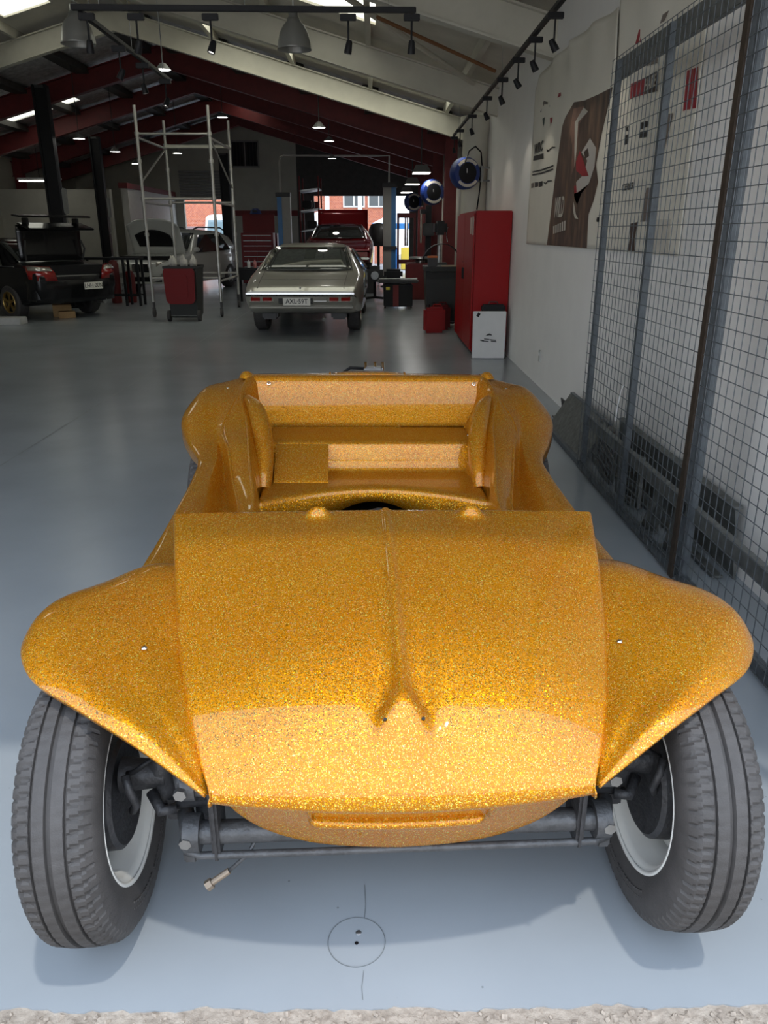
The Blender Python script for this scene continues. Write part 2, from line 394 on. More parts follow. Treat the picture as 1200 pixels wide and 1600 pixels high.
# back wall: two roller-door openings (x -7.05..-5.35 z<2.66 and x -2.3..1.2 z<2.78)
bw = wall('wall_back', [span((LX, Y1, 0), (-7.05, Y1 + .2, 5.4)), span((-7.05, Y1, 2.66), (-5.35, Y1 + .2, 5.4)), span((-5.35, Y1, 0), (-2.9, Y1 + .2, 5.4))], M_cream)
wall('wall_back_dark', [span((-2.9, Y1, 0), (-2.3, Y1 + .2, 5.4)), span((-2.3, Y1, 2.78), (1.2, Y1 + .2, 5.4)), span((1.2, Y1, 0), (WX, Y1 + .2, 5.4))], M_purlin)
# front header over the open doorway
wall('wall_front', [span((LX, Y0, 3.32), (WX, Y0 + .12, 6.0)), span((LX, Y0, -.1), (-7.2, Y0 + .12, 3.32))], M_wallw)
# red stripe band along the back wall and roller shutter slats above the left opening
MB().box(*span((-5.35, Y1 - .012, 2.10), (-2.9, Y1, 2.28))).build('trim_band', M_dkred, bw)
for i in range(10):
    z = 2.72 + i * .095
    MB().box((-6.2, Y1 - .05, z), (1.9, .05, .08), bev=.015).build('shutter_slat', mat('shutter_grey', (0.20, 0.20, 0.19), 0.5, var=.2), bw)
# back window
wi = empty('window_1', (-4.72, Y1, 0)); tag(wi, kind='structure')
for bx_ in (span((-.50, -.06, 3.72), (.50, 0, 3.77)), span((-.50, -.06, 4.55), (.50, 0, 4.60)), span((-.50, -.06, 3.72), (-.45, 0, 4.60)), span((.45, -.06, 3.72), (.50, 0, 4.60)), span((-.02, -.05, 3.72), (.02, 0, 4.60))):
    MB().box(*bx_).build('window_frame', M_grey, wi)
for sx in (-1, 1):
    for k in range(4): MB().box((sx * .235 - .17 + k * .115, -.03, 4.16), (.012, .012, .80)).build('window_bar', M_dark, wi)
    MB().box((sx * .235, -.015, 4.16), (.43, .01, .78)).build('pane', mat('dark_window_glass', (0.02, 0.025, 0.03), 0.06, spec=.8), wi)

# skirting of the stained-dark plinth at the right wall foot and power outlet
# roof -----------------------------------------------------------------------------------------
ceil = tag(empty('ceiling', (RX, 8, 5)), kind='structure')
def P(o): o.parent = ceil; o.matrix_parent_inverse = Matrix.Translation((-RX, -8, -5)); return o
OFF = 0.52
SK = {'R': [(-3.1, 1.3, 13.4, 15.2), (-1.0, 0.0, 10.3, 11.5), (-4.0, -3.4, 24.0, 25.0)],
      'L': [(-9.4, -7.3, 20.4, 21.3), (-6.2, -5.4, 13.4, 14.9), (-7.4, -6.2, 9.5, 11.5), (-9.4, -8.2, 26, 27)]}
def roof_patches(side, y0, y1, m, nm):
    xs0, xs1 = (RX, WX + .25) if side == 'R' else (LX - .25, RX)
    # cut into strips around the skylights
    sk = [s for s in SK[side] if s[2] < y1 and s[3] > y0]
    xs = sorted({xs0, xs1, *[s[0] for s in sk], *[s[1] for s in sk]}); yy = sorted({y0, y1, *[min(max(s[2], y0), y1) for s in sk], *[min(max(s[3], y0), y1) for s in sk]})
    b = MB()
    for xa, xb in zip(xs, xs[1:]):
        for ya, yb in zip(yy, yy[1:]):
            mx, my = (xa + xb) / 2, (ya + yb) / 2
            if any(s[0] < mx < s[1] and s[2] < my < s[3] for s in sk): continue
            b.add([(xa, ya, zb(xa) + OFF), (xb, ya, zb(xb) + OFF), (xb, yb, zb(xb) + OFF), (xa, yb, zb(xa) + OFF)], [(0, 1, 2, 3)])
    P(b.build(nm, m, solid=.03, fix=True))
for side in 'RL':
    roof_patches(side, Y0 - .1, 16.0, M_sheet, 'roof_sheet'); roof_patches(side, 16.0, Y1 + .2, M_foil, 'foil_lining')
    for (xa, xb, ya, yb) in SK[side]:
        b = MB(); b.add([(xa, ya, zb(xa) + OFF), (xb, ya, zb(xb) + OFF), (xb, yb, zb(xb) + OFF), (xa, yb, zb(xa) + OFF)], [(0, 1, 2, 3)])
        P(b.build('skylight_sheet', M_skylight, fix=False))
def beam(y, m, dep, wd=.14, name='rafter'):
    for s in (1, -1):
        xe = WX if s == 1 else LX
        b = MB(); z0, z1 = zb(RX), zb(xe)
        # I-section: web plus flanges
        b.add([(RX, y - .012, z0 + .01), (xe, y - .012, z1 + .01), (xe, y - .012, z1 + dep), (RX, y - .012, z0 + dep),
               (RX, y + .012, z0 + .01), (xe, y + .012, z1 + .01), (xe, y + .012, z1 + dep), (RX, y + .012, z0 + dep)],
              [(0, 1, 2, 3), (7, 6, 5, 4), (0, 4, 5, 1), (3, 2, 6, 7)])
        for zo in (0, dep - .02):
            b.add([(RX, y - wd / 2, z0 + zo), (xe, y - wd / 2, z1 + zo), (xe, y + wd / 2, z1 + zo), (RX, y + wd / 2, z0 + zo),
                   (RX, y - wd / 2, z0 + zo + .02), (xe, y - wd / 2, z1 + zo + .02), (xe, y + wd / 2, z1 + zo + .02), (RX, y + wd / 2, z0 + zo + .02)],
                  [(3, 2, 1, 0), (4, 5, 6, 7), (0, 1, 5, 4), (2, 3, 7, 6), (0, 4, 7, 3), (1, 2, 6, 5)])
        P(b.build(name, m))
for y in (4.9, 8.4, 12.2, 15.6): beam(y, M_beam, .36)
for y in (18.8, 22.0, 25.2, 28.4): beam(y, M_dkred, .42, .18, 'red_rafter')
for s in (1, -1):
    for k in range(5):
        x = RX + s * (0.35 + k * 1.38)
        zt = zb(x) + .36
        P(MB().box((x, 8.6, zt + .07), (.07, 14.6, .15)).build('purlin', M_beam))
        P(MB().box((x, 23.3, zt + .07), (.30, 14.5, .13)).build('purlin', M_purlin))
# diagonal roof brace between rafters (near right)
def rz(x, o=.30): return zb(x) + o
P(MB().cyl((-0.95, 9.0, rz(-.95)), (1.35, 12.1, rz(1.35)), .035, seg=8).build('roof_brace', M_beam))
P(MB().cyl((-0.1, 10.2, rz(-.1, .3)), (1.5, 11.0, rz(1.5, .30)), .022, seg=8).build('copper_pipe', mat('copper_pipe', (0.28, 0.13, 0.06), .5, .4)))
# round white column at the right wall with its haunch and the red steel column beyond
pc = tag(MB().lathe([(.20, -.02), (.20, 2.95), (.24, 3.05), (.24, 3.2)], (1.53, 13.1, 0), 'z', 28).build('trim_1', M_beam, ang=40), kind='structure')
for i, y in enumerate((17.0, 20.6, 24.2, 27.6)):
    c = empty('trim_%d' % (i + 2), (1.5, y, 0)); tag(c, kind='structure')
    MB().box((0, -.10, 1.85), (.24, .02, 3.7)).build('flange', M_dkred, c); MB().box((0, .10, 1.85), (.24, .02, 3.7)).build('flange', M_dkred, c)
    MB().box((0, 0, 1.85), (.02, .18, 3.7)).build('web', M_dkred, c)
for i, y in enumerate((18.8, 22.0, 25.2)):
    c = empty('trim_%d' % (i + 6), (LX + .2, y, 0)); tag(c, kind='structure')
    MB().box((0, -.10, 1.85), (.24, .02, 3.7)).build('flange', M_dkred, c); MB().box((0, .10, 1.85), (.24, .02, 3.7)).build('flange', M_dkred, c)
# partition wall inside at left rear (white return beside the left opening), red capping
pt = tag(MB().box(*span((-7.55, 24.6, 0), (-7.35, Y1, 2.75))).build('wall_partition', mat('partition_white', (.55, .54, .50), .6, var=.1)), kind='structure')
MB().box(*span((-7.58, 24.5, 2.75), (-7.32, Y1, 2.9))).build('capping', M_dkred, pt)
MB().box(*span((-10.9, 24.0, 0), (-7.7, 24.2, 2.7))).build('panel', M_cream, pt)
# ================================================================== the gold beach buggy
BUG = empty('beach_buggy', (0.042, 1.48, 0), math.radians(2.3))
tag(BUG, 'gold metalflake fibreglass beach buggy body on bare wheels filling the foreground', 'car')
def rl(p): return (p[0], p[1], p[2] - 0.012 * p[0])      # body sits a touch low on one side
def body(b, name, parent=BUG, solid=.006, m=None, ang=None, off=-1):
    b.v = [rl(p) for p in b.v]
    return b.build(name, m or GOLD, parent, smooth=True, solid=solid, ang=ang, off=off)
W_ = [(-.30, .378), (-.29, .380), (-.21, .408), (-.115, .437), (.04, .476), (.19, .508), (.38, .545), (.52, .572), (.6, .585)]
ZC = [(-.292, .507), (-.290, .520), (-.275, .553), (-.25, .584), (-.21, .624), (-.14, .668), (-.03, .715), (.12, .762), (.32, .806), (.52, .826)]
ZD = [(-.292, .004), (-.27, .030), (-.21, .052), (-.115, .062), (.04, .070), (.19, .058), (.38, .030), (.52, .008)]
def gauss(a): return math.exp(-a * a)
def hood_z(x, ly):
    hw = smooth_tab(W_, ly); a = min(1, abs(x) / hw)
    z = smooth_tab(ZC, ly) - smooth_tab(ZD, ly) * a ** 2.3
    # centre spine swelling into the badge shield
    sw = smooth_tab([(-.25, .052), (-.22, .050), (-.185, .044), (-.16, .030), (-.13, .016), (-.08, .012), (.1, .012), (.52, .011)], ly)
    sh = smooth_tab([(-.27, 0), (-.245, .004), (-.235, .010), (-.215, .021), (-.185, .028), (-.16, .026), (-.12, .017), (-.05, .013), (.2, .011), (.45, .010), (.52, .008)], ly)
    z += sh * math.exp(-(abs(x) / sw) ** (4 if ly < -.15 else 2.4))
    # shallow valley each side of the spine towards the nose
    z -= smooth_tab([(-.26, 0), (-.2, .004), (-.12, .010), (0, .006), (.3, .002), (.52, 0)], ly) * gauss((abs(x) - .045) / .03)
    # windscreen pad bumps
    for bx in (-.185, .233):
        z += .026 * math.exp(-((x - bx) / .032) ** 4 - ((ly - .487) / .016) ** 2)
    return z
NX = 120
def xcol(i):
    t = 2 * i / NX - 1; return math.copysign(abs(t) ** 1.35, t)
lys = [.52 - .812 * (j / 110) ** 0.97 for j in range(111)]
hb = MB(); rows = []
def nose(ly): return smooth_tab([(-.30, .045), (-.2, .035), (0, .012), (.2, 0), (.6, 0)], ly)
# rear lip rolled down
def hrow(ly, dz=0, yo=0, inset=0):
    hw = smooth_tab(W_, ly) - inset; r = []
    for i in range(NX + 1):
        a = xcol(i); x = a * hw; r.append((x, ly + yo + nose(ly) * a * a, hood_z(x, ly) + dz))
    # rolled side flange
    def flange(sg):
        x = sg * hw; z = hood_z(x, ly) + dz; y = ly + yo + nose(ly)
        d = smooth_tab([(-.3, .004), (-.2, .014), (-.1, .022), (.2, .05), (.52, .10)], ly); k = smooth_tab([(-.3, .2), (-.27, .3), (-.2, 1), (.6, 1)], ly)
        return [(x + sg * .006 * k, y, z - .003 * k), (x + sg * .009 * k, y, z - .010 * k), (x + sg * .009 * k, y, z - .014 * k), (x + sg * .002 * k, y, z - d)]
    return list(reversed(flange(-1))) + r + flange(1)
rows.append([(p[0], p[1] + .005, p[2] - .05) for p in hrow(.52)])
rows.append([(p[0], p[1] + .009, p[2] - .018) for p in hrow(.52)])
rows.append([(p[0], p[1] + .006, p[2] - .005) for p in hrow(.52)])
for ly in lys: rows.append(hrow(ly))
for dy, dz in ((.002, -.010), (.012, -.017), (.030, -.012), (.045, -.006)):
    rows.append([(p[0], p[1] + dy, p[2] + dz) for p in hrow(-.292)])
hb.grid(rows); HOOD = body(hb, 'bonnet', ang=50)
# badge screw holes
for sx, (bx, bly) in zip((0, 1), ((-.037, -.198), (.039, -.197))):
    z = hood_z(bx, bly)
    nrm = Vector((0, -.55, .83)); c = Vector(rl((bx, bly, z)))
    MB().cyl(c - nrm * .003, c + nrm * .0035, .0034, seg=12).build('screw_hole', M_black, HOOD)

# front fenders
def fender(sg):
    R0 = [(.60, .56, .60), (.568, .47, .69), (.54, .36, .722), (.505, .2, .700), (.472, .06, .651), (.433, -.08, .606), (.410, -.165, .562), (.386, -.236, .508)]
    R1 = [(.63, .58, .57), (.63, .47, .69), (.62, .335, .724), (.60, .19, .714), (.565, .055, .686), (.50, -.075, .643), (.44, -.16, .594), (.387, -.238, .511)]
    R2 = [(.66, .60, .54), (.70, .46, .665), (.70, .30, .716), (.69, .17, .718), (.655, .045, .700), (.57, -.075, .663), (.475, -.165, .612), (.389, -.242, .516)]
    R3 = [(.69, .62, .48), (.775, .47, .60), (.812, .30, .682), (.806, .135, .712), (.745, .005, .692), (.628, -.105, .666), (.508, -.193, .624), (.391, -.245, .520)]
    R4 = [(.70, .625, .44), (.79, .47, .545), (.838, .285, .63), (.846, .105, .668), (.782, -.028, .655), (.654, -.132, .644), (.526, -.211, .612), (.393, -.248, .516)]
    R5 = [(.70, .625, .42), (.788, .465, .52), (.834, .28, .60), (.840, .10, .640), (.778, -.025, .632), (.652, -.128, .625), (.524, -.206, .596), (.392, -.244, .506)]
    g = surf([R0, R1, R2, R3, R4, R5], 70, 50)
    b = MB().grid([[(sg * x, y, z) for x, y, z in r] for r in g])
    return body(b, 'front_guard', solid=.006)
FEN = [fender(s) for s in (-1, 1)]
for sg, lx, ly in ((-1, .555, .03), (1, .515, .05)):
    c = Vector(rl((sg * lx, ly, lerp([(.03, .684), (.05, .672)], ly))))
    MB().lathe([(0, .004), (.005, .0035), (.007, .0)], c, 'z', 14).build('guard_screw', M_chrome, FEN[0 if sg < 0 else 1], smooth=True)

# lower nose panel with number-plate recess
lp = MB(); rows = []
BOT = [(0, .266), (.15, .276), (.23, .295), (.30, .334), (.345, .388), (.372, .448), (.388, .505)]
def lpy(x, z): return -.248 + (.51 - z) * .47 + .045 * (x / .39) ** 2
for i in range(81):
    x = -.388 + .776 * i / 80; zbt = smooth_tab(BOT, abs(x)); r = []
    for j in range(31):
        z = .512 + (zbt - .512) * j / 30; y = lpy(x, z)
        r.append((x, y, z))
    for d in ((.006, -.006), (.02, -.006), (.05, 0)): r.append((x, y + d[0], zbt + d[1]))
    rows.append(r)
lp.grid(rows); LOWP = body(lp, 'nose_panel', solid=.005)
# the recess: a proud shelf below and two upright lips at the sides
def shelf():
    b = MB(); pr = [(.000, .012), (-.006, .013), (-.017, .008), (-.021, .000), (-.018, -.010), (-.008, -.020), (.004, -.026)]
    rows = []
    for i in range(41):
        t = i / 40; x = -.196 + .372 * t; e = min(1, min(t, 1 - t) * 22); e = math.sin(e * math.pi / 2)
        z0 = .392; rows.append([(x, lpy(x, z0) + dy * (.25 + .75 * e) + .003, z0 + dz * (.5 + .5 * e)) for dy, dz in pr])
    return b.grid(rows)
body(shelf(), 'plate_shelf', LOWP, solid=0)
for x0, x1 in ((-.199, -.194), (.190, .178)):
    b = MB()
    b.add([(x0 - .004, lpy(x0, .462) + .003, .464), (x0 + .003, lpy(x0, .462) - .005, .464), (x1 + .004, lpy(x1, .40) - .015, .402), (x1 - .004, lpy(x1, .40) + .003, .400), (x0 + .008, lpy(x0, .462) + .003, .464), (x1 + .011, lpy(x1, .4) + .003, .402)],
          [(0, 1, 2, 3), (1, 4, 5, 2), (0, 4, 1), (3, 2, 5)])
    body(b, 'plate_lip', LOWP, solid=0)

# sides: rim, valley, sill and rear guard in one sweep, front to back
def side(sg):
    LY = [.52, .85, 1.15, 1.4, 1.6, 1.8, 2.0, 2.17, 2.3, 2.42]
    T = lambda ps: [(x, y, z) for (x, z), y in zip(ps, LY)]
    B_ = T([(.52, .585), (.505, .586), (.500, .592), (.55, .635), (.592, .706), (.642, .748), (.60, .838), (.585, .885), (.575, .885), (.56, .80)])
    V_ = T([(.570, .525), (.565, .525), (.556, .528), (.585, .566), (.614, .635), (.655, .733), (.640, .826), (.63, .872), (.62, .868), (.60, .785)])
    C_ = T([(.63, .585), (.63, .600), (.625, .612), (.636, .640), (.640, .668), (.668, .722), (.685, .815), (.69, .860), (.685, .848), (.65, .76)])
    D_ = T([(.68, .602), (.675, .614), (.664, .632), (.675, .652), (.685, .672), (.735, .712), (.775, .797), (.775, .842), (.755, .822), (.70, .72)])
    S_ = T([(.728, .592), (.715, .606), (.703, .632), (.703, .646), (.717, .660), (.790, .685), (.850, .742), (.835, .775), (.80, .76), (.745, .655)])
    R_ = T([(.728, .570), (.713, .585), (.699, .610), (.700, .622), (.716, .630), (.795, .640), (.860, .680), (.852, .70), (.82, .69), (.765, .59)])
    Q_ = T([(.722, .555), (.707, .570), (.693, .595), (.694, .606), (.710, .612), (.79, .615), (.858, .640), (.852, .655), (.82, .64), (.762, .55)])
    # B row kept sharp: build strips separately
    out = []
    g1 = surf([B_, V_, C_], 90, 16); g2 = surf([C_, D_, S_, R_, Q_], 90, 44)
    b = MB(); f = lambda r: [(sg * x, y, z) for x, y, z in r]
    b.grid([f(r) for r in g1]); b.grid([f(r) for r in g2])
    rg = body(b, 'rear_guard', solid=.006, ang=35)
    # A-B rim strip
    A_ = T([(.455, .615), (.447, .615), (.445, .628), (.480, .672), (.507, .722), (.535, .775), (.580, .846), (.548, .899), (.552, .893), (.54, .81)])
    M1 = [tuple((a + c) / 2 + (0, 0, .006)[k] for k, (a, c) in enumerate(zip(p, q))) for p, q in zip(A_, B_)]
    g = surf([A_, M1, B_], 90, 8)
    body(MB().grid([f(r) for r in g]), 'tub_rim', solid=.006)
    # inner side wall with the wheel-arch swelling
    IY = [.52, .85, 1.2, 1.38, 1.52, 1.66, 1.8, 1.95, 2.06, 2.16, 2.2]
    def aline(y): return tuple(smooth_tab([(p[1], p[k]) for p in A_], y) for k in (0, 2))
    J0 = [(aline(y)[0], y, aline(y)[1]) for y in IY]
    J1 = [(x, y, z) for y, x, z in zip(IY, (.452, .442, .440, .462, .485, .495, .510, .535, .550, .528, .52), (.58, .58, .595, .63, .66, .70, .75, .80, .83, .86, .87))]
    J2 = [(x, y, z) for y, x, z in zip(IY, (.452, .442, .436, .456, .470, .472, .480, .500, .518, .512, .505), (.50, .50, .53, .57, .60, .635, .69, .74, .77, .80, .80))]
    J3 = [(x, y, z) for y, x, z in zip(IY, (.45, .44, .434, .450, .458, .450, .448, .456, .470, .470, .46), (.42, .42, .44, .50, .53, .56, .62, .68, .70, .73, .73))]
    J4 = [(x, y, z) for y, x, z in zip(IY, (.45, .44, .430, .430, .415, .402, .402, .405, .412, .425, .43), (.30, .30, .30, .40, .46, .50, .52, .60, .62, .65, .65))]
    g = surf([J0, J1, J2, J3, J4], 80, 30)
    body(MB().grid([f(r) for r in g]), 'tub_side', solid=.005)
    # wheel-arch swelling standing proud of the inner wall
    ctl = [(.452, 1.555, .545), (.452, 1.60, .60), (.455, 1.68, .68), (.472, 1.78, .755), (.505, 1.89, .81), (.545, 1.98, .835)]
    rad = [(.030,), (.038,), (.042,), (.042,), (.036,), (.020,)]
    pth = [cr(ctl, i / 24) for i in range(25)]; rr_ = [cr(rad, i / 24)[0] for i in range(25)]
    bt = MB().tube([(sg * p[0], p[1], p[2]) for p in pth], rr_, 24)
    body(bt, 'wheel_arch_bulge', solid=0, ang=50)
    # thin beads added along the rim's rounded edges to catch light as highlights
    for q, nm in ((A_, 'rim_inner_bead'), (B_, 'rim_outer_bead')):
        pp = [cr(q[1:8], i / 40) for i in range(41)]
        body(MB().tube([(sg * p[0], p[1], p[2] - .002) for p in pp], .0065, 8), nm, solid=0)
    # outer lower side below the sill
    K0 = [(.700, .62, .56), (.700, .9, .575), (.692, 1.2, .60), (.694, 1.45, .607), (.705, 1.6, .61)]
    K1 = [(.672, .62, .44), (.672, .9, .45), (.668, 1.2, .46), (.668, 1.45, .46), (.672, 1.6, .47)]
    K2 = [(.655, .62, .30), (.655, .9, .30), (.65, 1.2, .30), (.65, 1.45, .30), (.65, 1.6, .32)]
    body(MB().grid([f(r) for r in surf([K0, K1, K2], 30, 12)]), 'body_side', solid=.005)
    return rg
SIDES = [side(s) for s in (-1, 1)]
# rear tub: seat base, panel, parcel shelf, bulkhead, tail
def tubrow(x):
    a = abs(x) / .5
    ye = 1.53 - .20 * a ** 1.8                      # front edge of the seat base sweeps forward at the sides
    zt = .905 - .004 * a * a
    cut = .50 - .13 * (abs(x) / .27) ** 2 if abs(x) < .27 else .36
    p = [(x, ye - .004, max(cut, .36)), (x, ye - .004, .530), (x, ye, .549), (x, ye + .016, .558), (x, ye + .05, .559), (x, 1.70, .553), (x, 1.758, .552), (x, 1.776, .562), (x, 1.788, .60), (x, 1.797, .664), (x, 1.806, .679), (x, 1.825, .684),
         (x, 1.95, .685), (x, 2.045, .685), (x, 2.066, .690), (x, 2.078, .706), (x, 2.13, .80), (x, 2.165, .868), (x, 2.172, .892), (x, 2.185, .903), (x, 2.205, .906),
         (x, 2.26, zt), (x, 2.285, zt - .010), (x, 2.30, zt - .045), (x, 2.36, .72), (x, 2.40, .55)]
    return p
tb = MB(); xs = [-.56 + 1.12 * i / 112 for i in range(113)]
rows = []
for x in xs:
    if x < -.56: continue
    rows.append([( p[0], p[1], p[2]) for p in tubrow(x)])
# keep the seat/shelf part inside the side walls, the bulkhead full width
seat = MB().grid([r[:15] for r in rows if abs(r[0][0]) <= .455]); SEAT = body(seat, 'seat_well', solid=.005)
back = MB().grid([r[13:] for r in rows]); BACK = body(back, 'rear_bulkhead', solid=.006)
# raised centre deck behind the bulkhead
body(MB().grid([[(x, y, .9085 + .004 * gauss((y - 2.25) / .04) - (.008 if abs(abs(x) - .175) < .001 else 0)) for x in (-.177, -.175, -.1, 0, .1, .175, .177)] for y in (2.215, 2.235, 2.26, 2.28)]), 'deck_pad', BACK, solid=.008)
for x in (-.468, .507):
    MB().lathe([(.0035, 0), (.0055, .002), (.0085, .001), (.009, 0)], (0, 0, 0), 'y', 16).build('grommet', M_chrome, BACK, loc=rl((x, 2.158, .872)), rot=(.45, 0, math.pi))
for sg in (-1, 1):   # corner domes with bolts at the top of each rim
    body(MB().lathe([(0, .03), (.014, .028), (.026, .018), (.036, 0)], (sg * .575, 2.2, .893), 'z', 20), 'corner_bolt_boss', BACK, solid=0)
    MB().lathe([(0, .004), (.006, .003), (.007, 0)], rl((sg * .447, 1.9, .687)), 'z', 12).build('shelf_bolt', M_chrome, SEAT, smooth=True)
    MB().lathe([(0, .004), (.006, .003), (.007, 0)], rl((sg * .655, 2.12, .857)), 'z', 12).build('guard_bolt', M_chrome, SIDES[0 if sg < 0 else 1], smooth=True)
# inspection hatch on the panel under the shelf
hp = [(-.415, 1.70, .559), (-.415, 1.768, .561), (-.415, 1.781, .60), (-.415, 1.790, .655), (-.415, 1.62, .562)]
hb = MB(); yz = [(1.60, .5625), (1.70, .5575), (1.750, .5575), (1.768, .566), (1.7805, .60), (1.7905, .660)]
hb.prism([(1.605, .5565), (1.80, .556), (1.80, .672), (1.786, .674), (1.612, .566)], 'x', -.413, -.185)
body(hb, 'hatch_panel', SEAT, solid=0, m=GOLD, ang=30)
# scuttle under the bonnet's rear edge, dash face and dark interior
db = MB()
db.grid([[(x, .50 + dy, z) for x in [-.56 + 1.12 * i / 20 for i in range(21)]] for dy, z in ((0, .80), (.05, .78), (.07, .70), (.05, .60), (.0, .55))])
body(db, 'dash', solid=.005)
fp = MB().box((0, 1.42, .27), (.95, 2.0, .012))
FP = fp.build('floor_pan', M_black, BUG)
MB().box((0, 1.0, .33), (.16, 1.2, .12), bev=.03).build('tunnel', M_black, FP, smooth=True)
MB().tube([(-.16, 1.36, .42), (-.10, 1.4, .475), (.02, 1.42, .495), (.14, 1.4, .475), (.2, 1.36, .42)], .016, 10).build('handbrake_cable', M_dark, FP, smooth=True)
MB().cyl((0.06, 1.3, .36), (0.03, 1.33, .52), .012, seg=10).build('gear_selector', M_steel, FP)
MB().tube([(-.10, 1.5, .42), (-.02, 1.46, .47), (.1, 1.47, .468), (.17, 1.5, .43)], .010, 8).build('fuel_hose', M_black, FP, smooth=True)

# wheels ------------------------------------------------------------------
def tyre_mesh(R=.322, W=.168, rim=.195, seg=360, nslot=72):
    h = W / 2
    prof = [(rim - .006, -h * .66), (rim + .004, -h * .80), (rim + .02, -h * .88), (rim + .05, -h * 1.0), (rim + .078, -h * 1.0), (rim + .10, -h * .93), (R - .017, -h * .865), (R - .009, -h * .80), (R - .004, -h * .70),
            (R - .002, -h * .50), (R - .001, -h * .44), (R - .008, -h * .425), (R - .008, -h * .375), (R, -h * .36), (R + .001, -h * .2), (R + .001, -h * .08), (R - .008, -h * .06), (R - .008, h * .06 - .002), (R + .001, h * .08),
            (R + .001, h * .2), (R, h * .36), (R - .008, h * .375), (R - .008, h * .425), (R - .001, h * .44), (R - .002, h * .5), (R - .004, h * .70), (R - .009, h * .80), (R - .017, h * .865), (rim + .10, h * .93), (rim + .078, h * 1.0), (rim + .05, h * 1.0),
            (rim + .02, h * .88), (rim + .004, h * .80), (rim - .006, h * .66)]
    b = MB(); rows = []
    per = seg // nslot
    for k, (r, x) in enumerate(prof):
        row = []
        for i in range(seg):
            rr = r
            sh = (abs(x) > h * .45 and r > R - .03)
            if sh:
                off = int(round((abs(x) / h - .45) * 5)) if x > 0 else -int(round((abs(x) / h - .45) * 5))
                if (i + off) % per == 0: rr = r - .007
            elif r > R - .004:
                if (i + int(x * 400)) % (per * 1) == 0 and abs(x) > h * .1: rr = r - .002
            t = 2 * math.pi * i / seg
            row.append((x, rr * math.cos(t), rr * math.sin(t)))
        rows.append(row)
    return b.grid(rows, close=True)
M_rim = mat('white_rim_paint', (0.66, 0.66, 0.62), 0.35, var=0.08, vscale=12)
M_mech = mat('grimy_black_steel', (0.055, 0.055, 0.058), 0.5, 0.2, var=0.5, vscale=30, bump=.3, bscale=80)
M_mech2 = mat('grey_axle_steel', (0.095, 0.097, 0.10), 0.45, 0.3, var=0.45, vscale=25, bump=.3, bscale=80)
_ty = None
def wheel(x, y, R, Wd, name, camber=0.0, front=True):
    sg = 1 if x > 0 else -1
    t = tyre_mesh(R, Wd).build(name, M_rubber, BUG, loc=(x, y, R - .004), rot=(0, camber * sg, 0), ang=28)
    h = Wd / 2
    # rim barrel: dish outboard, open inboard
    pr = [(.197, -sg * h * .80), (.205, -sg * h * .84), (.206, -sg * h * .80), (.192, -sg * h * .74), (.186, -sg * h * .60), (.178, -sg * h * .2), (.165, sg * 0), (.165, sg * h * .35), (.186, sg * h * .62), (.192, sg * h * .74), (.206, sg * h * .80)]
    MB().lathe(pr, (0, 0, 0), 'x', 64).build('rim', M_rim, t, smooth=True, solid=.004, off=0)
    MB().lathe([(.165, sg * h * .2), (.13, sg * h * .40), (.09, sg * h * .45), (.06, sg * h * .35), (0, sg * h * .35)], (0, 0, 0), 'x', 48).build('wheel_disc', M_rim, t, smooth=True, solid=.003, off=0)
    # raised lettering band on the sidewall (shallow ribs)
    if front:
        rb = MB()
        for i in range(22):
            a = math.radians(232 + i * 3.4 + (3 if i > 10 else 0)); rr = rim_r = .247
            for dr in (-.008, .006):
                c = Vector((-sg * (h * .995), (rr + dr) * math.cos(a), (rr + dr) * math.sin(a)))
                rb.box(c, (.003, .004, .009), (a, 0, 0))
        rb.build('sidewall_ribs', M_rubber, t)
        # brake drum and backing plate seen from inboard
        dm = MB().lathe([(0, -sg * h * .62), (.06, -sg * h * .66), (.10, -sg * h * .62), (.118, -sg * h * .70), (.128, -sg * h * .60), (.130, -sg * h * .2), (.126, sg * h * .2), (0, sg * h * .3)], (0, 0, 0), 'x', 48).build('brake_drum', M_mech, t, ang=40)
    return t
wheel(-.69, .022, .318, .168, 'front_wheel', .045); wheel(.645, -.004, .318, .168, 'front_wheel', .045)
wheel(-.71, 2.0, .335, .20, 'rear_wheel', 0, False); wheel(.71, 2.0, .335, .20, 'rear_wheel', 0, False)

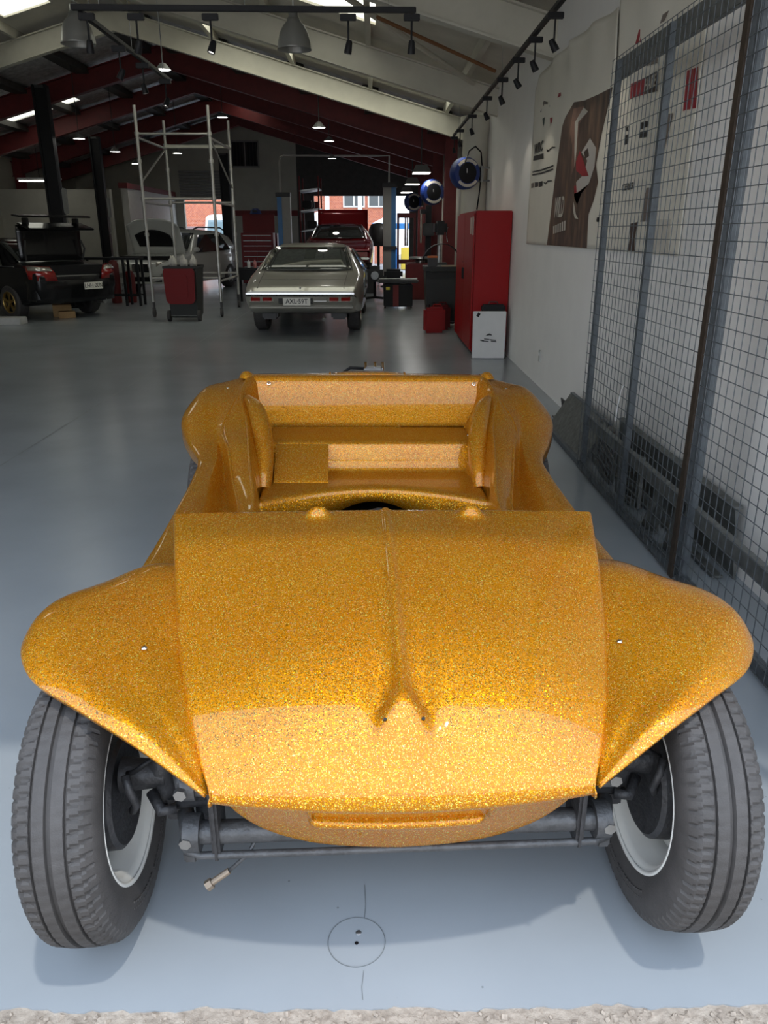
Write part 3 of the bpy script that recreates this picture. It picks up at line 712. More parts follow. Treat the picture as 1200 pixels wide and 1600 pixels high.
# front beam axle
ax = empty('front_axle', (0, 0, .062), parent=BUG)
for z in (.365, .235):
    MB().cyl((-.44, -.10, z), (.44, -.10, z), .026, seg=20).build('axle_tube', M_mech2, ax, smooth=False, ang=40)
for s in (-1, 1):
    MB().box((s * .405, -.085, .33), (.018, .10, .30), bev=.006).build('shock_tower', M_mech, ax)
    MB().cyl((s * .44, -.10, .235), (s * .475, -.10, .235), .042, seg=20).build('tube_end', M_mech2, ax, ang=40)
    MB().cyl((s * .44, -.10, .365), (s * .47, -.10, .365), .034, seg=20).build('tube_end', M_mech2, ax, ang=40)
    # trailing arms
    for z in (.365, .235):
        MB().tube([(s * .46, -.10, z), (s * .48, -.06, z - .004), (s * .497, 0, z), (s * .50, .02, z)], [.026, .020, .019, .024], 12).build('trailing_arm', M_mech2, ax, smooth=True)
        MB().cyl((s * .468, -.128, z + .004), (s * .468, -.142, z + .004), .014, seg=6).build('pinch_bolt', M_steel, ax)
    MB().tube([(s * .525, .02, .215), (s * .535, .005, .27), (s * .542, .0, .33), (s * .535, .005, .385)], [.026, .030, .030, .024], 12).build('kingpin_carrier', M_mech, ax, smooth=True)
    MB().box((s * .512, -.012, .372), (.06, .05, .05), bev=.014).build('link_block', M_mech, ax, ang=40)
    MB().box((s * .512, -.012, .235), (.06, .055, .055), bev=.014).build('link_block', M_mech, ax, ang=40)
    MB().cyl((s * .53, -.01, .395), (s * .53, -.01, .41), .016, .012, 12).build('grease_cap', M_steel, ax)
    MB().cyl((s * .53, 0, .318), (s * .63, 0, .318), .030, .04, 16).build('stub_axle', M_mech, ax, ang=40)
    MB().tube([(s * .56, -.03, .29), (s * .53, -.07, .27), (s * .50, -.06, .27)], .013, 10).build('steering_arm', M_mech, ax, smooth=True)
    # shock absorber
    MB().cyl((s * .445, -.02, .22), (s * .43, -.06, .50), .022, seg=14).build('shock_absorber', M_mech, ax, ang=40)
    # brake hose
    MB().tube([(s * .60, -.05, .36), (s * .575, -.085, .39), (s * .54, -.07, .41), (s * .51, -.04, .40), (s * .46, -.07, .43)], .006, 8).build('brake_hose', M_black, ax, smooth=True)
    MB().tube([(s * .595, -.065, .27), (s * .58, -.08, .30), (s * .59, -.085, .34), (s * .60, -.07, .37)], .010, 8).build('wheel_cylinder', M_mech, ax, smooth=True)
    # anti-roll bar clamp
    MB().box((s * .465, -.112, .203), (.03, .02, .07), bev=.005).build('bar_clamp', M_mech2, ax)
MB().tube([(-.475, -.09, .22), (-.47, -.12, .198), (-.44, -.125, .193), (-.2, -.125, .192), (.2, -.125, .192), (.44, -.125, .193), (.47, -.12, .198), (.475, -.09, .22)], .009, 10).build('anti_roll_bar', M_mech2, ax, smooth=True)
MB().tube([(-.50, -.045, .27), (0, -.03, .275), (.50, -.045, .27)], .011, 10).build('tie_rod', M_mech, ax, smooth=True)
MB().box((0, -.05, .31), (.30, .08, .16), bev=.02).build('frame_head', M_black, ax, ang=40)
# dangling speedometer cable
MB().tube([(-.30, -.08, .25), (-.335, -.12, .19), (-.382, -.138, .157)], .0045, 8).build('speedo_cable', M_mech2, ax, smooth=True)
MB().cyl((-.379, -.137, .159), (-.418, -.148, .137), .0075, seg=12).build('cable_sleeve', mat('dirty_brass', (.30, .24, .18), .5, .6, var=.3), ax)
MB().cyl((-.416, -.1475, .138), (-.428, -.151, .131), .012, seg=6).build('cable_nut', MATS['dirty_brass'], ax)
# engine bay: tail frame and carburettor top poking over the deck
eng = empty('engine', (0, 2.6, 0), parent=BUG)
MB().box((0, .0, .42), (.55, .40, .30), bev=.05).build('engine_case', M_mech2, eng, ang=40)
MB().cyl((.02, -.02, .57), (.02, -.02, .80), .05, seg=16).build('carburettor', M_steel, eng)
MB().box((.04, 0, .855), (.10, .07, .05), bev=.01).build('carburettor_top', M_steel, eng, ang=40)
for dx in (-.0, .05, .09): MB().cyl((dx, -.01, .86), (dx, -.01, .905), .009, seg=8).build('jet_stack', M_chrome, eng)
MB().tube([(-.16, .05, .70), (-.13, .02, .84), (-.08, 0, .875), (.0, 0, .87)], .008, 8).build('fuel_line', M_black, eng, smooth=True)
# ================================================================== right side: mesh gates, banners, cabinet
M_post = mat('rusty_angle_iron', (0.07, 0.05, 0.035), 0.6, 0.4, var=.5, vscale=30)
M_rail = mat('weathered_rail', (0.20, 0.21, 0.20), 0.55, 0.5, var=.5, vscale=20)
def mesh_gate(y0, y1, label, dark_post):
    g = empty('wire_mesh_gate', (1.42, (y0 + y1) / 2, 0)); h = (y1 - y0) / 2
    tag(g, label, 'gate', 'wire mesh gates beside the wall')
    for k, y in enumerate((-h + .03, 0, h - .03)):
        MB().box((0, y, 1.26), (.035, .042, 2.46), bev=.004).build('stile', M_galv, g)
    MB().box((0.02, 0, 2.445), (.03, 2 * h, .11), bev=.003).build('top_rail', M_rail, g)
    MB().box((0.02, 0, .345), (.035, 2 * h, .075), bev=.003).build('middle_rail', M_rail, g)
    MB().box((0.0, 0, .03), (.04, 2 * h, .04), bev=.003).build('bottom_rail', M_galv, g)
    b = MB(); st = .064; n = int(2 * h / st)
    for i in range(n + 1):
        y = -h + 2 * h * i / n; b.cyl((-.030, y, .02), (-.030, y, 2.49), .0021, seg=5, cap=False)
    m = int(2.47 / st)
    for j in range(m + 1):
        z = .02 + 2.47 * j / m; b.cyl((-.034, -h, z), (-.034, h, z), .0021, seg=5, cap=False)
    tag(b.build('wire_mesh', M_galv, g, fix=False), kind='stuff')
    if dark_post:
        MB().box((-.03, -h - .012, 1.25), (.012, .045, 2.48)).build('edge_angle', M_post, g)
        MB().tube([(-.04, .05, .74), (-.043, .07, .70), (-.045, .10, .60), (-.043, .115, .52)], .003, 6).build('tie_wire', M_white, g)
        MB().cyl((-.045, h - .05, 1.62), (-.055, h - .05, 1.62), .014, seg=10).build('gate_bolt', M_black, g)
    return g
mesh_gate(3.33, 5.13, 'galvanised wire mesh gate standing in front of the logo banner', True)
mesh_gate(1.48, 3.28, 'galvanised wire mesh gate nearest the camera at the picture edge', False)

# sheet-metal offcuts stored between gates and wall
def thing(name, label, cat, b, m, group=None, **k):
    o = b.build(name, m, **k); return tag(o, label, cat, group)
MB_ = MB
t = empty('steel_channel', (1.61, 4.2, 0)); tag(t, 'long dull steel channel leaning on the wall behind the mesh gate', 'channel')
MB().box((.06, 0, .17), (.012, 1.8, .36), (0, -.12, 0)).build('web', M_rail, t)
MB().box((.045, 0, .36), (.04, 1.8, .012), (0, -.12, 0)).build('flange', M_rail, t); MB().box((.0, 0, .012), (.05, 1.8, .012)).build('flange', M_rail, t)
for i, (y, a, l) in enumerate(((4.96, .2, 'dark slotted vent grille leaning behind the gate, nearer the back'), (4.40, -.15, 'dark slotted vent grille tilted behind the gate, beside the rusty post'))):
    t = empty('vent_grille', (1.515, y, 0)); tag(t, l, 'grille', 'grilles behind the gate')
    R = Matrix.Rotation(a, 3, 'X') @ Matrix.Rotation(.05, 3, 'Y')
    for z in (.02, .29): MB().box(R @ Vector((0, 0, z)), (.02, .42, .03), R).build('frame', M_rail, t)
    for s in (-.2, .2): MB().box(R @ Vector((0, s, .155)), (.02, .03, .30), R).build('frame', M_rail, t)
    for k in range(6): MB().box(R @ Vector((.004, 0, .055 + k * .042)), (.008, .38, .016), R).build('slat', M_dark, t)
for i, (y, h_, a, l) in enumerate(((3.95, .36, .55, 'bent grey metal bracket leaning crosswise behind the mesh gate'), (3.62, .32, .4, 'short grey metal bracket nearest the rusty gate post'))):
    t = empty('metal_bracket', (1.495, y, 0)); tag(t, l, 'bracket', 'brackets behind the gate')
    R = Matrix.Rotation(a, 3, 'X')
    MB().box(R @ Vector((0, 0, h_ / 2)) + Vector((0, 0, .01)), (.06, .07, h_), R, bev=.004).build('arm', M_rail, t)
    MB().box((0, 0, .012), (.07, .16, .014)).build('foot', M_rail, t)
t = empty('steel_ramp', (1.50, 5.75, 0)); tag(t, 'flat grey steel ramp plate leaning at the far end of the gates', 'ramp')
MB().box((.02, 0, .15), (.012, 1.1, .34), (0, .55, 0)).build('plate', M_rail, t); MB().box((-.075, 0, .02), (.03, 1.1, .03)).build('edge_bar', M_galv, t)
MB().box((.115, 0, .292), (.03, 1.1, .02)).build('edge_bar', M_galv, t)
t = empty('roof_flashing', (1.60, 6.2, 0)); tag(t, 'dark folded flashing strip lying against the white wall foot', 'flashing')
MB().box((0.04, 0, .09), (.01, 1.0, .17), (0, -.2, 0)).build('leaf', M_dark, t); MB().box((0, 0, .012), (.09, 1.0, .012)).build('leaf', M_dark, t)
# wall outlet on the white wall
o = empty('wall_socket', (WX, 8.15, .32)); tag(o, 'small grey wall socket low on the white wall', 'socket')
MB().box((-.008, 0, 0), (.016, .075, .12), bev=.004).build('plate', mat('socket_grey', (.45, .45, .43), .5), o); MB().box((-.018, 0, .02), (.006, .03, .03)).build('switch', M_white, o)

# banners on the wall --------------------------------------------------------
M_vinyl = mat('banner_vinyl', (0.80, 0.76, 0.65), 0.45, var=.08, vscale=2)
PM = {'k': mat('print_black', (.02, .02, .02), .5), 'r': mat('print_red', (.33, .02, .03), .5), 'w': mat('print_white', (.50, .47, .43), .5), 'g': mat('print_taupe', (.20, .165, .14), .5, var=.1),
      'd': mat('print_dark_brown', (.06, .038, .03), .5), 'o': mat('print_orange', (.45, .12, .03), .5), 'n': mat('print_green_black', (.03, .05, .04), .5), 'l': mat('print_light', (.6, .56, .48), .5), 'p': mat('print_pinkish', (.28, .15, .11), .5, var=.4, vscale=12)}
def hill_mat():
    m = bpy.data.materials.new('print_hillside'); m.use_nodes = True; n = m.node_tree.nodes; l = m.node_tree.links; b = n['Principled BSDF']
    t = n.new('ShaderNodeTexCoord'); mp = n.new('ShaderNodeMapping'); mp.inputs['Scale'].default_value = (1, 5, 1.4); mp.inputs['Rotation'].default_value = (.25, 0, 0); l.new(t.outputs['Object'], mp.inputs[0])
    z = n.new('ShaderNodeTexNoise'); z.inputs['Scale'].default_value = 2.2; z.inputs['Detail'].default_value = 7; l.new(mp.outputs[0], z.inputs['Vector'])
    r = n.new('ShaderNodeValToRGB'); l.new(z.outputs['Fac'], r.inputs[0]); e = r.color_ramp.elements
    e[0].position = .3; e[0].color = (.045, .028, .024, 1); e[1].position = .72; e[1].color = (.22, .13, .075, 1); k = e.new(.52); k.color = (.10, .062, .045, 1)
    l.new(r.outputs[0], b.inputs['Base Color']); b.inputs['Roughness'].default_value = .5; return m
PM['b'] = hill_mat()
def banner(name, y0, y1, z0, z1, label, top=None):
    g = empty(name, (WX - .012, (y0 + y1) / 2, z0)); cy_ = (y0 + y1) / 2
    tag(g, label, 'banner', 'vinyl banners on the white wall')
    rows = []
    for j in range(41):
        z = j / 40; r = []
        for i in range(61):
            y = y0 + (y1 - y0) * i / 60
            zt = z1 if top is None else lerp(top, y)
            zz = (zt - z0) * z
            amp = max(0, (z - .72)) * .10
            r.append((-amp * (.5 + .5 * math.sin(y * 9 + z * 3)) - amp * .6 * gauss((y - 7.6 + (1 - z) * .6) / .12), y - cy_, zz))
        rows.append(r)
    MB().grid(rows).build('sheet', M_vinyl, g, smooth=True, solid=.002, off=0)
    return g, cy_, z0
def prints(g, cy_, z0, items):
    for k, (nm, c, poly) in enumerate(items):
        d = -.004 - .0006 * (k % 6)
        b = MB(); n = len(poly)
        b.add([(d, y - cy_, z - z0) for y, z in poly], [tuple(range(n))])
        b.build(nm, PM[c], g, fix=False)
B1 = banner('rally_banner', 6.2, 9.28, 1.42, 3.1, 'tall vinyl banner printed with a racing car on a brown hillside', [(6.2, 3.02), (6.93, 3.08), (7.7, 3.10), (8.5, 3.1), (9.0, 3.06), (9.28, 2.98)])
prints(*B1, [('picture', 'b', [(7.82, 2.46), (7.98, 2.02), (8.14, 1.425), (7.22, 1.425), (6.58, 1.425), (6.62, 1.68), (6.5, 1.78), (6.41, 1.91), (6.52, 2.04), (6.42, 2.26), (6.24, 2.53), (6.6, 2.54), (7.05, 2.56), (7.42, 2.6), (7.72, 2.52)]),
  ('dust_plume', 'p', [(7.42, 2.55), (7.06, 2.52), (6.95, 2.45), (7.18, 2.40), (7.17, 2.12), (7.30, 2.02), (7.36, 2.25), (7.50, 2.38)]),
  ('car_tail', 'l', [(7.33, 2.43), (7.06, 2.51), (6.9, 2.46), (7.21, 2.42), (7.19, 2.19), (7.21, 2.07), (7.26, 2.2)]),
  ('car_body', 'w', [(7.01, 2.17), (6.76, 2.25), (6.55, 2.16), (6.55, 2.03), (6.68, 1.91), (7.06, 1.86), (7.11, 1.95), (6.88, 1.99), (6.79, 2.09)]),
  ('car_side', 'r', [(7.17, 2.11), (7.07, 2.19), (6.7, 1.97), (6.9, 1.98), (7.14, 2.04)]),
  ('car_window', 'd', [(6.92, 2.165), (6.80, 2.185), (6.74, 2.12), (6.86, 2.105)]),
  ('car_nose', 'w', [(7.17, 1.91), (7.08, 1.92), (6.68, 1.91), (6.9, 1.85), (7.02, 1.76), (7.15, 1.83)]),
  ('car_grille', 'd', [(7.02, 1.945), (6.86, 1.95), (6.88, 1.915), (7.0, 1.91)]), ('nose_patch', 'r', [(7.18, 1.92), (7.05, 1.92), (6.93, 1.87), (7.14, 1.86)]),
  ('dust_trail', 'l', [(7.16, 1.8), (7.10, 1.76), (7.03, 1.69), (6.93, 1.65), (7.06, 1.66), (7.15, 1.73)]),
  ('sponsor_mark', 'o', [(9.06, 2.82), (8.85, 2.80), (8.83, 2.75), (9.07, 2.77)]), ('sponsor_mark', 'k', [(9.07, 2.76), (8.85, 2.74), (8.84, 2.71), (9.05, 2.73)]),
  ('sponsor_mark', 'r', [(8.31, 2.78), (7.98, 2.76), (7.96, 2.73), (8.3, 2.74)]), ('shield_mark', 'n', [(8.78, 2.64), (8.66, 2.64), (8.67, 2.58), (8.72, 2.55)]), ('shield_mark', 'r', [(8.40, 2.60), (8.28, 2.59), (8.30, 2.55), (8.36, 2.54)]),
  ('title_bar', 'k', [(9.13, 2.32), (8.6, 2.30), (8.58, 2.25), (9.14, 2.275)]),
  ('line_mark', 'k', [(9.15, 2.17), (8.66, 2.155), (8.08, 2.155), (8.08, 2.14), (8.65, 2.14), (9.14, 2.155)]), ('line_mark', 'k', [(9.14, 2.14), (8.65, 2.125), (8.08, 2.125), (8.08, 2.11), (8.65, 2.11), (9.14, 2.125)]),
  ('sponsor_mark', 'k', [(8.98, 2.05), (8.79, 2.04), (8.78, 2.0), (8.96, 2.0)]), ('sponsor_mark', 'k', [(8.76, 2.04), (8.56, 2.04), (8.56, 1.99), (8.74, 1.99)]), ('sponsor_mark', 'g', [(9.18, 2.05), (9.02, 2.05), (9.02, 2.0), (9.16, 2.0)]),
  ('script_mark', 'k', [(8.51, 2.03), (8.40, 2.012), (8.30, 2.03), (8.10, 2.02), (8.10, 2.01), (8.30, 2.018), (8.40, 2.0), (8.47, 2.01)]),
  ('script_mark', 'k', [(8.46, 2.33), (8.36, 2.31), (8.2, 2.325), (8.05, 2.31), (8.05, 2.30), (8.2, 2.312), (8.34, 2.295), (8.44, 2.30)]), ('script_mark', 'g', [(8.80, 2.79), (8.75, 2.80), (8.55, 2.76), (8.56, 2.74), (8.72, 2.765), (8.76, 2.75)]),
  ('script_mark', 'g', [(8.47, 2.80), (8.43, 2.80), (8.42, 2.72), (8.46, 2.70)])])
# lettering runs towards the camera: text +x = world -y
TM = lambda y, z, x=WX - .020: Matrix.Translation((x, y, z)) @ Matrix(((0, 0, -1, 0), (-1, 0, 0, 0), (0, 1, 0, 0), (0, 0, 0, 1)))
def wtext(txt, y, z, size, m, g, sx=1.0, sh=0.0, bold=.003):
    o = text_obj('lettering', txt, size, m, Matrix.Translation(-Vector(g.location)) @ TM(y, z), g, sx, .0006, bold, sh); return o
wtext('WILD', 7.70, 1.755, .25, PM['l'], B1[0], .62, .25)
for k in range(6):
    y = 7.88 - k * .088
    b = MB(); b.add([(-.0085, y - B1[1], 1.60 + k * .008 - 1.42), (-.0085, y - .055 - B1[1], 1.605 + k * .008 - 1.42), (-.0085, y - .075 - B1[1], 1.535 + k * .006 - 1.42), (-.0085, y - .02 - B1[1], 1.53 + k * .006 - 1.42)], [(0, 1, 2, 3)]); b.build('lettering_stroke', PM['l'], B1[0], fix=False)
wtext('WRC', 8.88, 2.375, .13, PM['k'], B1[0], 1.5, .15, .004)
B2 = banner('sponsor_banner', 4.57, 6.16, 1.42, 3.05, 'pale vinyl banner with red and brown sponsor logos behind the mesh gate')
prints(*B2, [('stripe', 'r', [(5.74, 2.78), (5.68, 2.775), (5.72, 2.70), (5.79, 2.71)]), ('stripe', 'r', [(5.66, 2.775), (5.59, 2.77), (5.62, 2.69), (5.70, 2.70)]), ('brown_bar', 'g', [(5.58, 2.77), (5.18, 2.76), (5.24, 2.72), (5.61, 2.73)]),
  ('red_mark', 'r', [(6.15, 2.48), (6.07, 2.48), (6.05, 2.39), (6.14, 2.38)]), ('red_mark', 'r', [(5.79, 2.6), (5.54, 2.59), (5.51, 2.54), (5.79, 2.565)]), ('dark_mark', 'g', [(5.52, 2.57), (5.3, 2.57), (5.29, 2.51), (5.5, 2.53)]),
  ('red_block', 'r', [(5.8, 2.48), (5.51, 2.47), (5.48, 2.37), (5.79, 2.39)]), ('dark_block', 'd', [(5.51, 2.47), (5.26, 2.46), (5.24, 2.35), (5.48, 2.37)]),
  ('badge_mark', 'k', [(5.5, 2.21), (5.44, 2.21), (5.43, 2.17), (5.50, 2.17)]), ('badge_mark', 'k', [(5.41, 2.21), (5.34, 2.20), (5.34, 2.17), (5.41, 2.17)]), ('badge_mark', 'k', [(5.5, 2.155), (5.34, 2.15), (5.34, 2.11), (5.50, 2.12)]),
  ('taupe_bar', 'g', [(5.06, 2.2), (4.91, 2.19), (5.0, 1.99), (5.13, 2.0)]), ('event_mark', 'k', [(5.82, 2.17), (5.74, 2.17), (5.73, 2.11), (5.81, 2.11)]),
  ('red_stripe', 'r', [(4.77, 2.38), (4.735, 2.377), (4.715, 2.18), (4.76, 2.18)]), ('red_stripe', 'r', [(4.725, 2.376), (4.685, 2.374), (4.65, 2.175), (4.70, 2.178)]), ('red_stripe', 'r', [(4.675, 2.373), (4.61, 2.37), (4.57, 2.17), (4.635, 2.175)]),
  ('taupe_bar', 'g', [(5.24, 1.81), (5.0, 1.8), (5.09, 1.61), (5.29, 1.61)]), ('dark_bar', 'd', [(5.5, 1.6), (5.34, 1.61), (5.37, 1.5), (5.34, 1.43), (5.49, 1.43), (5.47, 1.52)]),
  ('pale_panel', 'l', [(5.05, 1.62), (4.75, 1.62), (4.75, 1.43), (5.05, 1.43)])])
wtext('HARE', 5.38, 2.415, .10, PM['l'], B2[0], .85, 0, .002)
wtext('WRC', 5.78, 2.205, .04, PM['k'], B2[0], .8, .1, .001)
wtext('CERES', 5.64, 1.835, .06, PM['k'], B2[0], 1.5, .1, .001)

# red steel cabinet ------------------------------------------------------------
cb = empty('steel_cabinet', (1.46, 11.4, 0)); tag(cb, 'tall glossy red steel cabinet against the white wall', 'cabinet')
M_cab = mat('cabinet_red', (0.30, 0.004, 0.005), 0.38, spec=.2, var=.08, vscale=2)
MB().box((.02, 0, .92), (.46, 2.1, 1.76), bev=.008).build('body', M_cab, cb); MB().box((.02, 0, .02), (.42, 2.0, .04)).build('plinth', M_dark, cb)
for s in (-1, 1):
    d = MB().box((-.225, s * .525, .92), (.02, 1.035, 1.70), bev=.004).build('door', M_cab, cb)
    MB().box((-.242, s * .07, 1.0), (.018, .025, .16), bev=.006).build('handle', M_black, d)
    MB().cyl((-.236, s * .07, 1.15), (-.244, s * .07, 1.15), .012, seg=12).build('lock', M_chrome, d)
MB().box((-.2355, -.98, 1.62), (.001, .16, .22)).build('sticker', PM['w'], cb); MB().box((-.2355, -.74, 1.62), (.001, .14, .20)).build('sticker', PM['l'], cb)
# white carton leaning at the cabinet's near side, black case behind it
ct = empty('white_carton', (1.44, 10.08, 0)); tag(ct, 'flat white carton with a small black logo standing before the red cabinet', 'carton')
MB().box((0, 0, .30), (.42, .06, .59), (-.03, 0, 0), bev=.006).build('box', mat('carton_white', (.66, .66, .65), .6, var=.08), ct)
MB().box((-.15, -.043, .555), (.035, .004, .05), (-.03, .5, 0)).build('corner_mark', M_black, ct)
MB().prism([(-.05, .29), (-.02, .315), (.0, .322), (.025, .312), (.04, .295), (.0, .300)], 'y', -.042, -.041).build('logo_mark', PM['k'], ct)
for x, z, wd in ((-.09, .235, .05), (-.03, .25, .07), (.05, .24, .08), (-.05, .225, .09), (.06, .222, .07)):
    MB().box((x, -.0405, z), (wd, .002, .012), (0, .1, 0)).build('logo_stroke', PM['k'], ct)
thing('tool_case', 'black plastic tool case between the white carton and red cabinet', 'case', MB().box((1.50, 10.22, .335), (.30, .12, .67), bev=.02), M_black)
MB_h = bpy.data.objects['tool_case']; MB().tube([(1.44, 10.22, .67), (1.45, 10.22, .70), (1.55, 10.22, .70), (1.56, 10.22, .67)], .008, 8).build('handle', M_dark, MB_h)

# red jerry can and its darker neighbour
def jerry(x, y, rz_, m, label):
    j = empty('jerry_can', (x, y, 0), rz_); tag(j, label, 'jerry can', 'red fuel cans on the floor')
    MB().box((0, 0, .20), (.34, .24, .40), bev=.04).build('can', m, j, ang=40)
    MB().box((0, -.121, .20), (.20, .006, .26), bev=.002).build('pressed_panel', m, j)
    MB().cyl((-.10, 0, .39), (-.10, 0, .445), .03, seg=14).build('cap', M_black, j)
    MB().tube([(-.02, 0, .39), (-.01, 0, .44), (.10, 0, .44), (.12, 0, .39)], .012, 8).build('handle', m, j)
    return j
jerry(.93, 12.85, .05, mat('can_red', (.24, .004, .004), .45, spec=.25), 'bright red jerry can standing before the black wheelie bin')
jerry(1.05, 13.25, .05, mat('can_dark_red', (.10, .003, .004), .45, spec=.2), 'dark red jerry can half hidden behind the brighter one')

# hose reels ----------------------------------------------------------------
def reel(x, y, z, r, label, hose=False):
    g = empty('hose_reel', (x, y, z), .28); tag(g, label, 'hose reel', 'blue hose reels on the right wall')
    MB().lathe([(r * .62, -.12), (r * .88, -.11), (r, -.05), (r, .05), (r * .85, .13), (r * .55, .15), (0, .15)], (0, 0, 0), 'y', 40).build('casing', M_blue, g, ang=40)
    MB().lathe([(0, -.135), (r * .35, -.14), (r * .62, -.125), (r * .64, -.105)], (0, 0, 0), 'y', 40).build('hub', M_black, g, ang=40)
    for a0, a1 in ((40, 145), (220, 325)):
        MB().lathe([(r * .68, -.121), (r * .86, -.116)], (0, 0, 0), 'y', 20, math.radians(a0), math.radians(a1)).build('label_arc', PM['l'], g, solid=.003, off=0)
    MB().box((r + .02, .05, 0), (.10, .06, r * .8), bev=.005).build('bracket', M_black, g); MB().box((r + .06, .05, 0), (.04, .10, r * 1.0)).build('wall_plate', M_steel, g)
    ln = (WX - x) / math.cos(.28) + .03
    for q in (-.4, .4): MB().cyl((r + .05, .05, r * q), (ln, .05 - ln * .0, r * q), .012, seg=8).build('wall_arm', M_steel, g)
    MB().cyl((-.02, -.14, .06), (-.02, -.142, .0), .008, seg=8).build('hub_glint', M_steel, g)
    if hose:
        MB().tube([(-.06, -.13, .05), (-.05, -.14, .16), (.02, -.1, .30), (.14, -.04, .37), (.26, .02, .30), (.30, .05, .10), (.27, .06, -.3), (.25, .07, -.5)], .011, 8).build('hose', M_black, g, smooth=True)
reel(1.32, 12.55, 2.37, .225, 'large blue hose reel nearest the camera above the red cabinet', True)
reel(1.24, 18.6, 2.38, .27, 'middle blue hose reel of the three on the right wall')
reel(1.10, 25.2, 2.40, .27, 'farthest blue hose reel beside the rear doorway')
# ================================================================== parked cars
def section(st):
    w0, z0, ws, zs, wt, zt = st[1:]
    h = zt - zs
    return [(0, z0), (w0 * .9, z0), (w0, z0 + .04), (ws * 1.005, z0 + (zs - z0) * .5), (ws, zs - .04), (ws * .985, zs), (ws + (wt - ws) * .5, zs + h * .5), (wt, zs + h * .86), (wt * .86, zs + h * .96), (wt * .5, zt), (0, zt)]
def car_shell(sts, name, m, parent, n=70):
    rows = [[(p[0], st[0], p[1]) for p in section(st)] for st in sts]
    cols = len(rows[0]); ys = [s[0] for s in sts]
    g = []
    for i in range(n + 1):
        y = ys[0] + (ys[-1] - ys[0]) * i / n
        r = [(lerp([(a, rows[k][c][0]) for k, a in enumerate(ys)], y), y, lerp([(a, rows[k][c][2]) for k, a in enumerate(ys)], y)) for c in range(cols)]
        g.append(r + [(-x, yy, z) for x, yy, z in reversed(r[1:-1])])
    b = MB().grid(g, close=True); k = len(g[0])
    b.f.append(tuple(range(k))); b.f.append(tuple(range((len(g) - 1) * k, len(g) * k)))
    return b.build(name, m, parent, ang=38)
def car_wheel(par, x, y, r, wd, rimm, spokes=5, name='wheel'):
    s = 1 if x > 0 else -1
    t = MB().lathe([(r * .62, -wd / 2), (r * .9, -wd / 2), (r, -wd * .38), (r, wd * .38), (r * .9, wd / 2), (r * .62, wd / 2)], (0, 0, 0), 'x', 40).build(name, M_rubber, par, loc=(x, y, r), ang=40)
    MB().lathe([(r * .63, s * wd * .5), (r * .60, s * wd * .44), (r * .57, s * wd * .1), (0, s * wd * .05)], (0, 0, 0), 'x', 40).build('rim', M_dark if spokes else rimm, t, ang=40)
    if spokes:
        MB().lathe([(r * .64, s * wd * .48), (r * .61, s * wd * .54), (r * .57, s * wd * .48), (r * .57, s * wd * .3)], (0, 0, 0), 'x', 40).build('rim_lip', rimm, t, ang=40)
        for k in range(spokes):
            a = 2 * math.pi * k / spokes + .3
            for d in (-.1, .1):
                MB().box((s * wd * .42, math.cos(a + d) * r * .33, math.sin(a + d) * r * .33), (.02, r * .5, .028), (a + d, 0, 0)).build('spoke', rimm, t)
        MB().cyl((s * wd * .4, 0, 0), (s * wd * .5, 0, 0), r * .13, seg=16).build('hub_cap', rimm, t)
    return t
def patch(lo, hi, name, m, par, bulge=.02, n=10, solid=.006):
    # glass / panel between a lower edge (y,z,halfwidth) and an upper edge, bulging towards -y or +y
    rows = []
    for j in range(7):
        t = j / 6; y = lo[0] + (hi[0] - lo[0]) * t; z = lo[1] + (hi[1] - lo[1]) * t; w_ = lo[2] + (hi[2] - lo[2]) * t
        rows.append([(w_ * (2 * i / n - 1), y - bulge * (1 - (2 * i / n - 1) ** 2), z + abs(bulge) * .3 * math.sin(t * math.pi)) for i in range(n + 1)])
    return MB().grid(rows).build(name, m, par, smooth=True, solid=solid, off=0)
def number_plate(par, txt, x, y, z, wd=.372, h=.107, rx=0.0, dark=False):
    p = MB().box((x, y, z), (wd, .008, h), (rx, 0, 0), bev=.002).build('number_plate', mat('plate_white', (.72, .70, .62), .4), par)
    text_obj('plate_lettering', txt, h * .86, PM['k'], Matrix.Translation((x, y - .006, z)) @ Matrix.Rotation(math.pi / 2 + rx, 4, 'X'), p, .92, .0008, .001)
    return p

# --- silver-grey coupe, tail towards us
hq = empty('grey_coupe', (-1.17, 12.15, 0), math.radians(-1)); tag(hq, 'pale grey two-door coupe parked with its tail towards the buggy', 'car', 'parked cars')
M_hq = mat('silver_grey_paint', (0.34, 0.33, 0.28), 0.28, 0.3, coat=.8)
sts = [(0.0, .80, .625, .83, .66, .80, .70), (.05, .81, .53, .845, .69, .81, .73), (.12, .82, .42, .86, .72, .82, .765), (.28, .84, .35, .875, .76, .83, .80), (.5, .86, .32, .89, .80, .84, .845), (.95, .88, .28, .92, .86, .82, .925), (1.10, .88, .27, .93, .87, .79, .975), (1.5, .89, .26, .93, .88, .70, 1.19), (1.85, .89, .25, .93, .89, .64, 1.325),
       (2.2, .89, .25, .93, .89, .62, 1.365), (2.7, .89, .25, .93, .89, .62, 1.36), (3.05, .89, .25, .92, .89, .66, 1.27), (3.5, .88, .25, .92, .88, .78, .97), (3.7, .88, .26, .91, .86, .83, .91), (4.5, .85, .28, .88, .78, .80, .82), (4.75, .80, .34, .84, .68, .78, .72)]
car_shell(sts, 'body', M_hq, hq)
patch((1.04, .965, .735), (1.80, 1.305, .585), 'rear_window', M_glass, hq, .06)
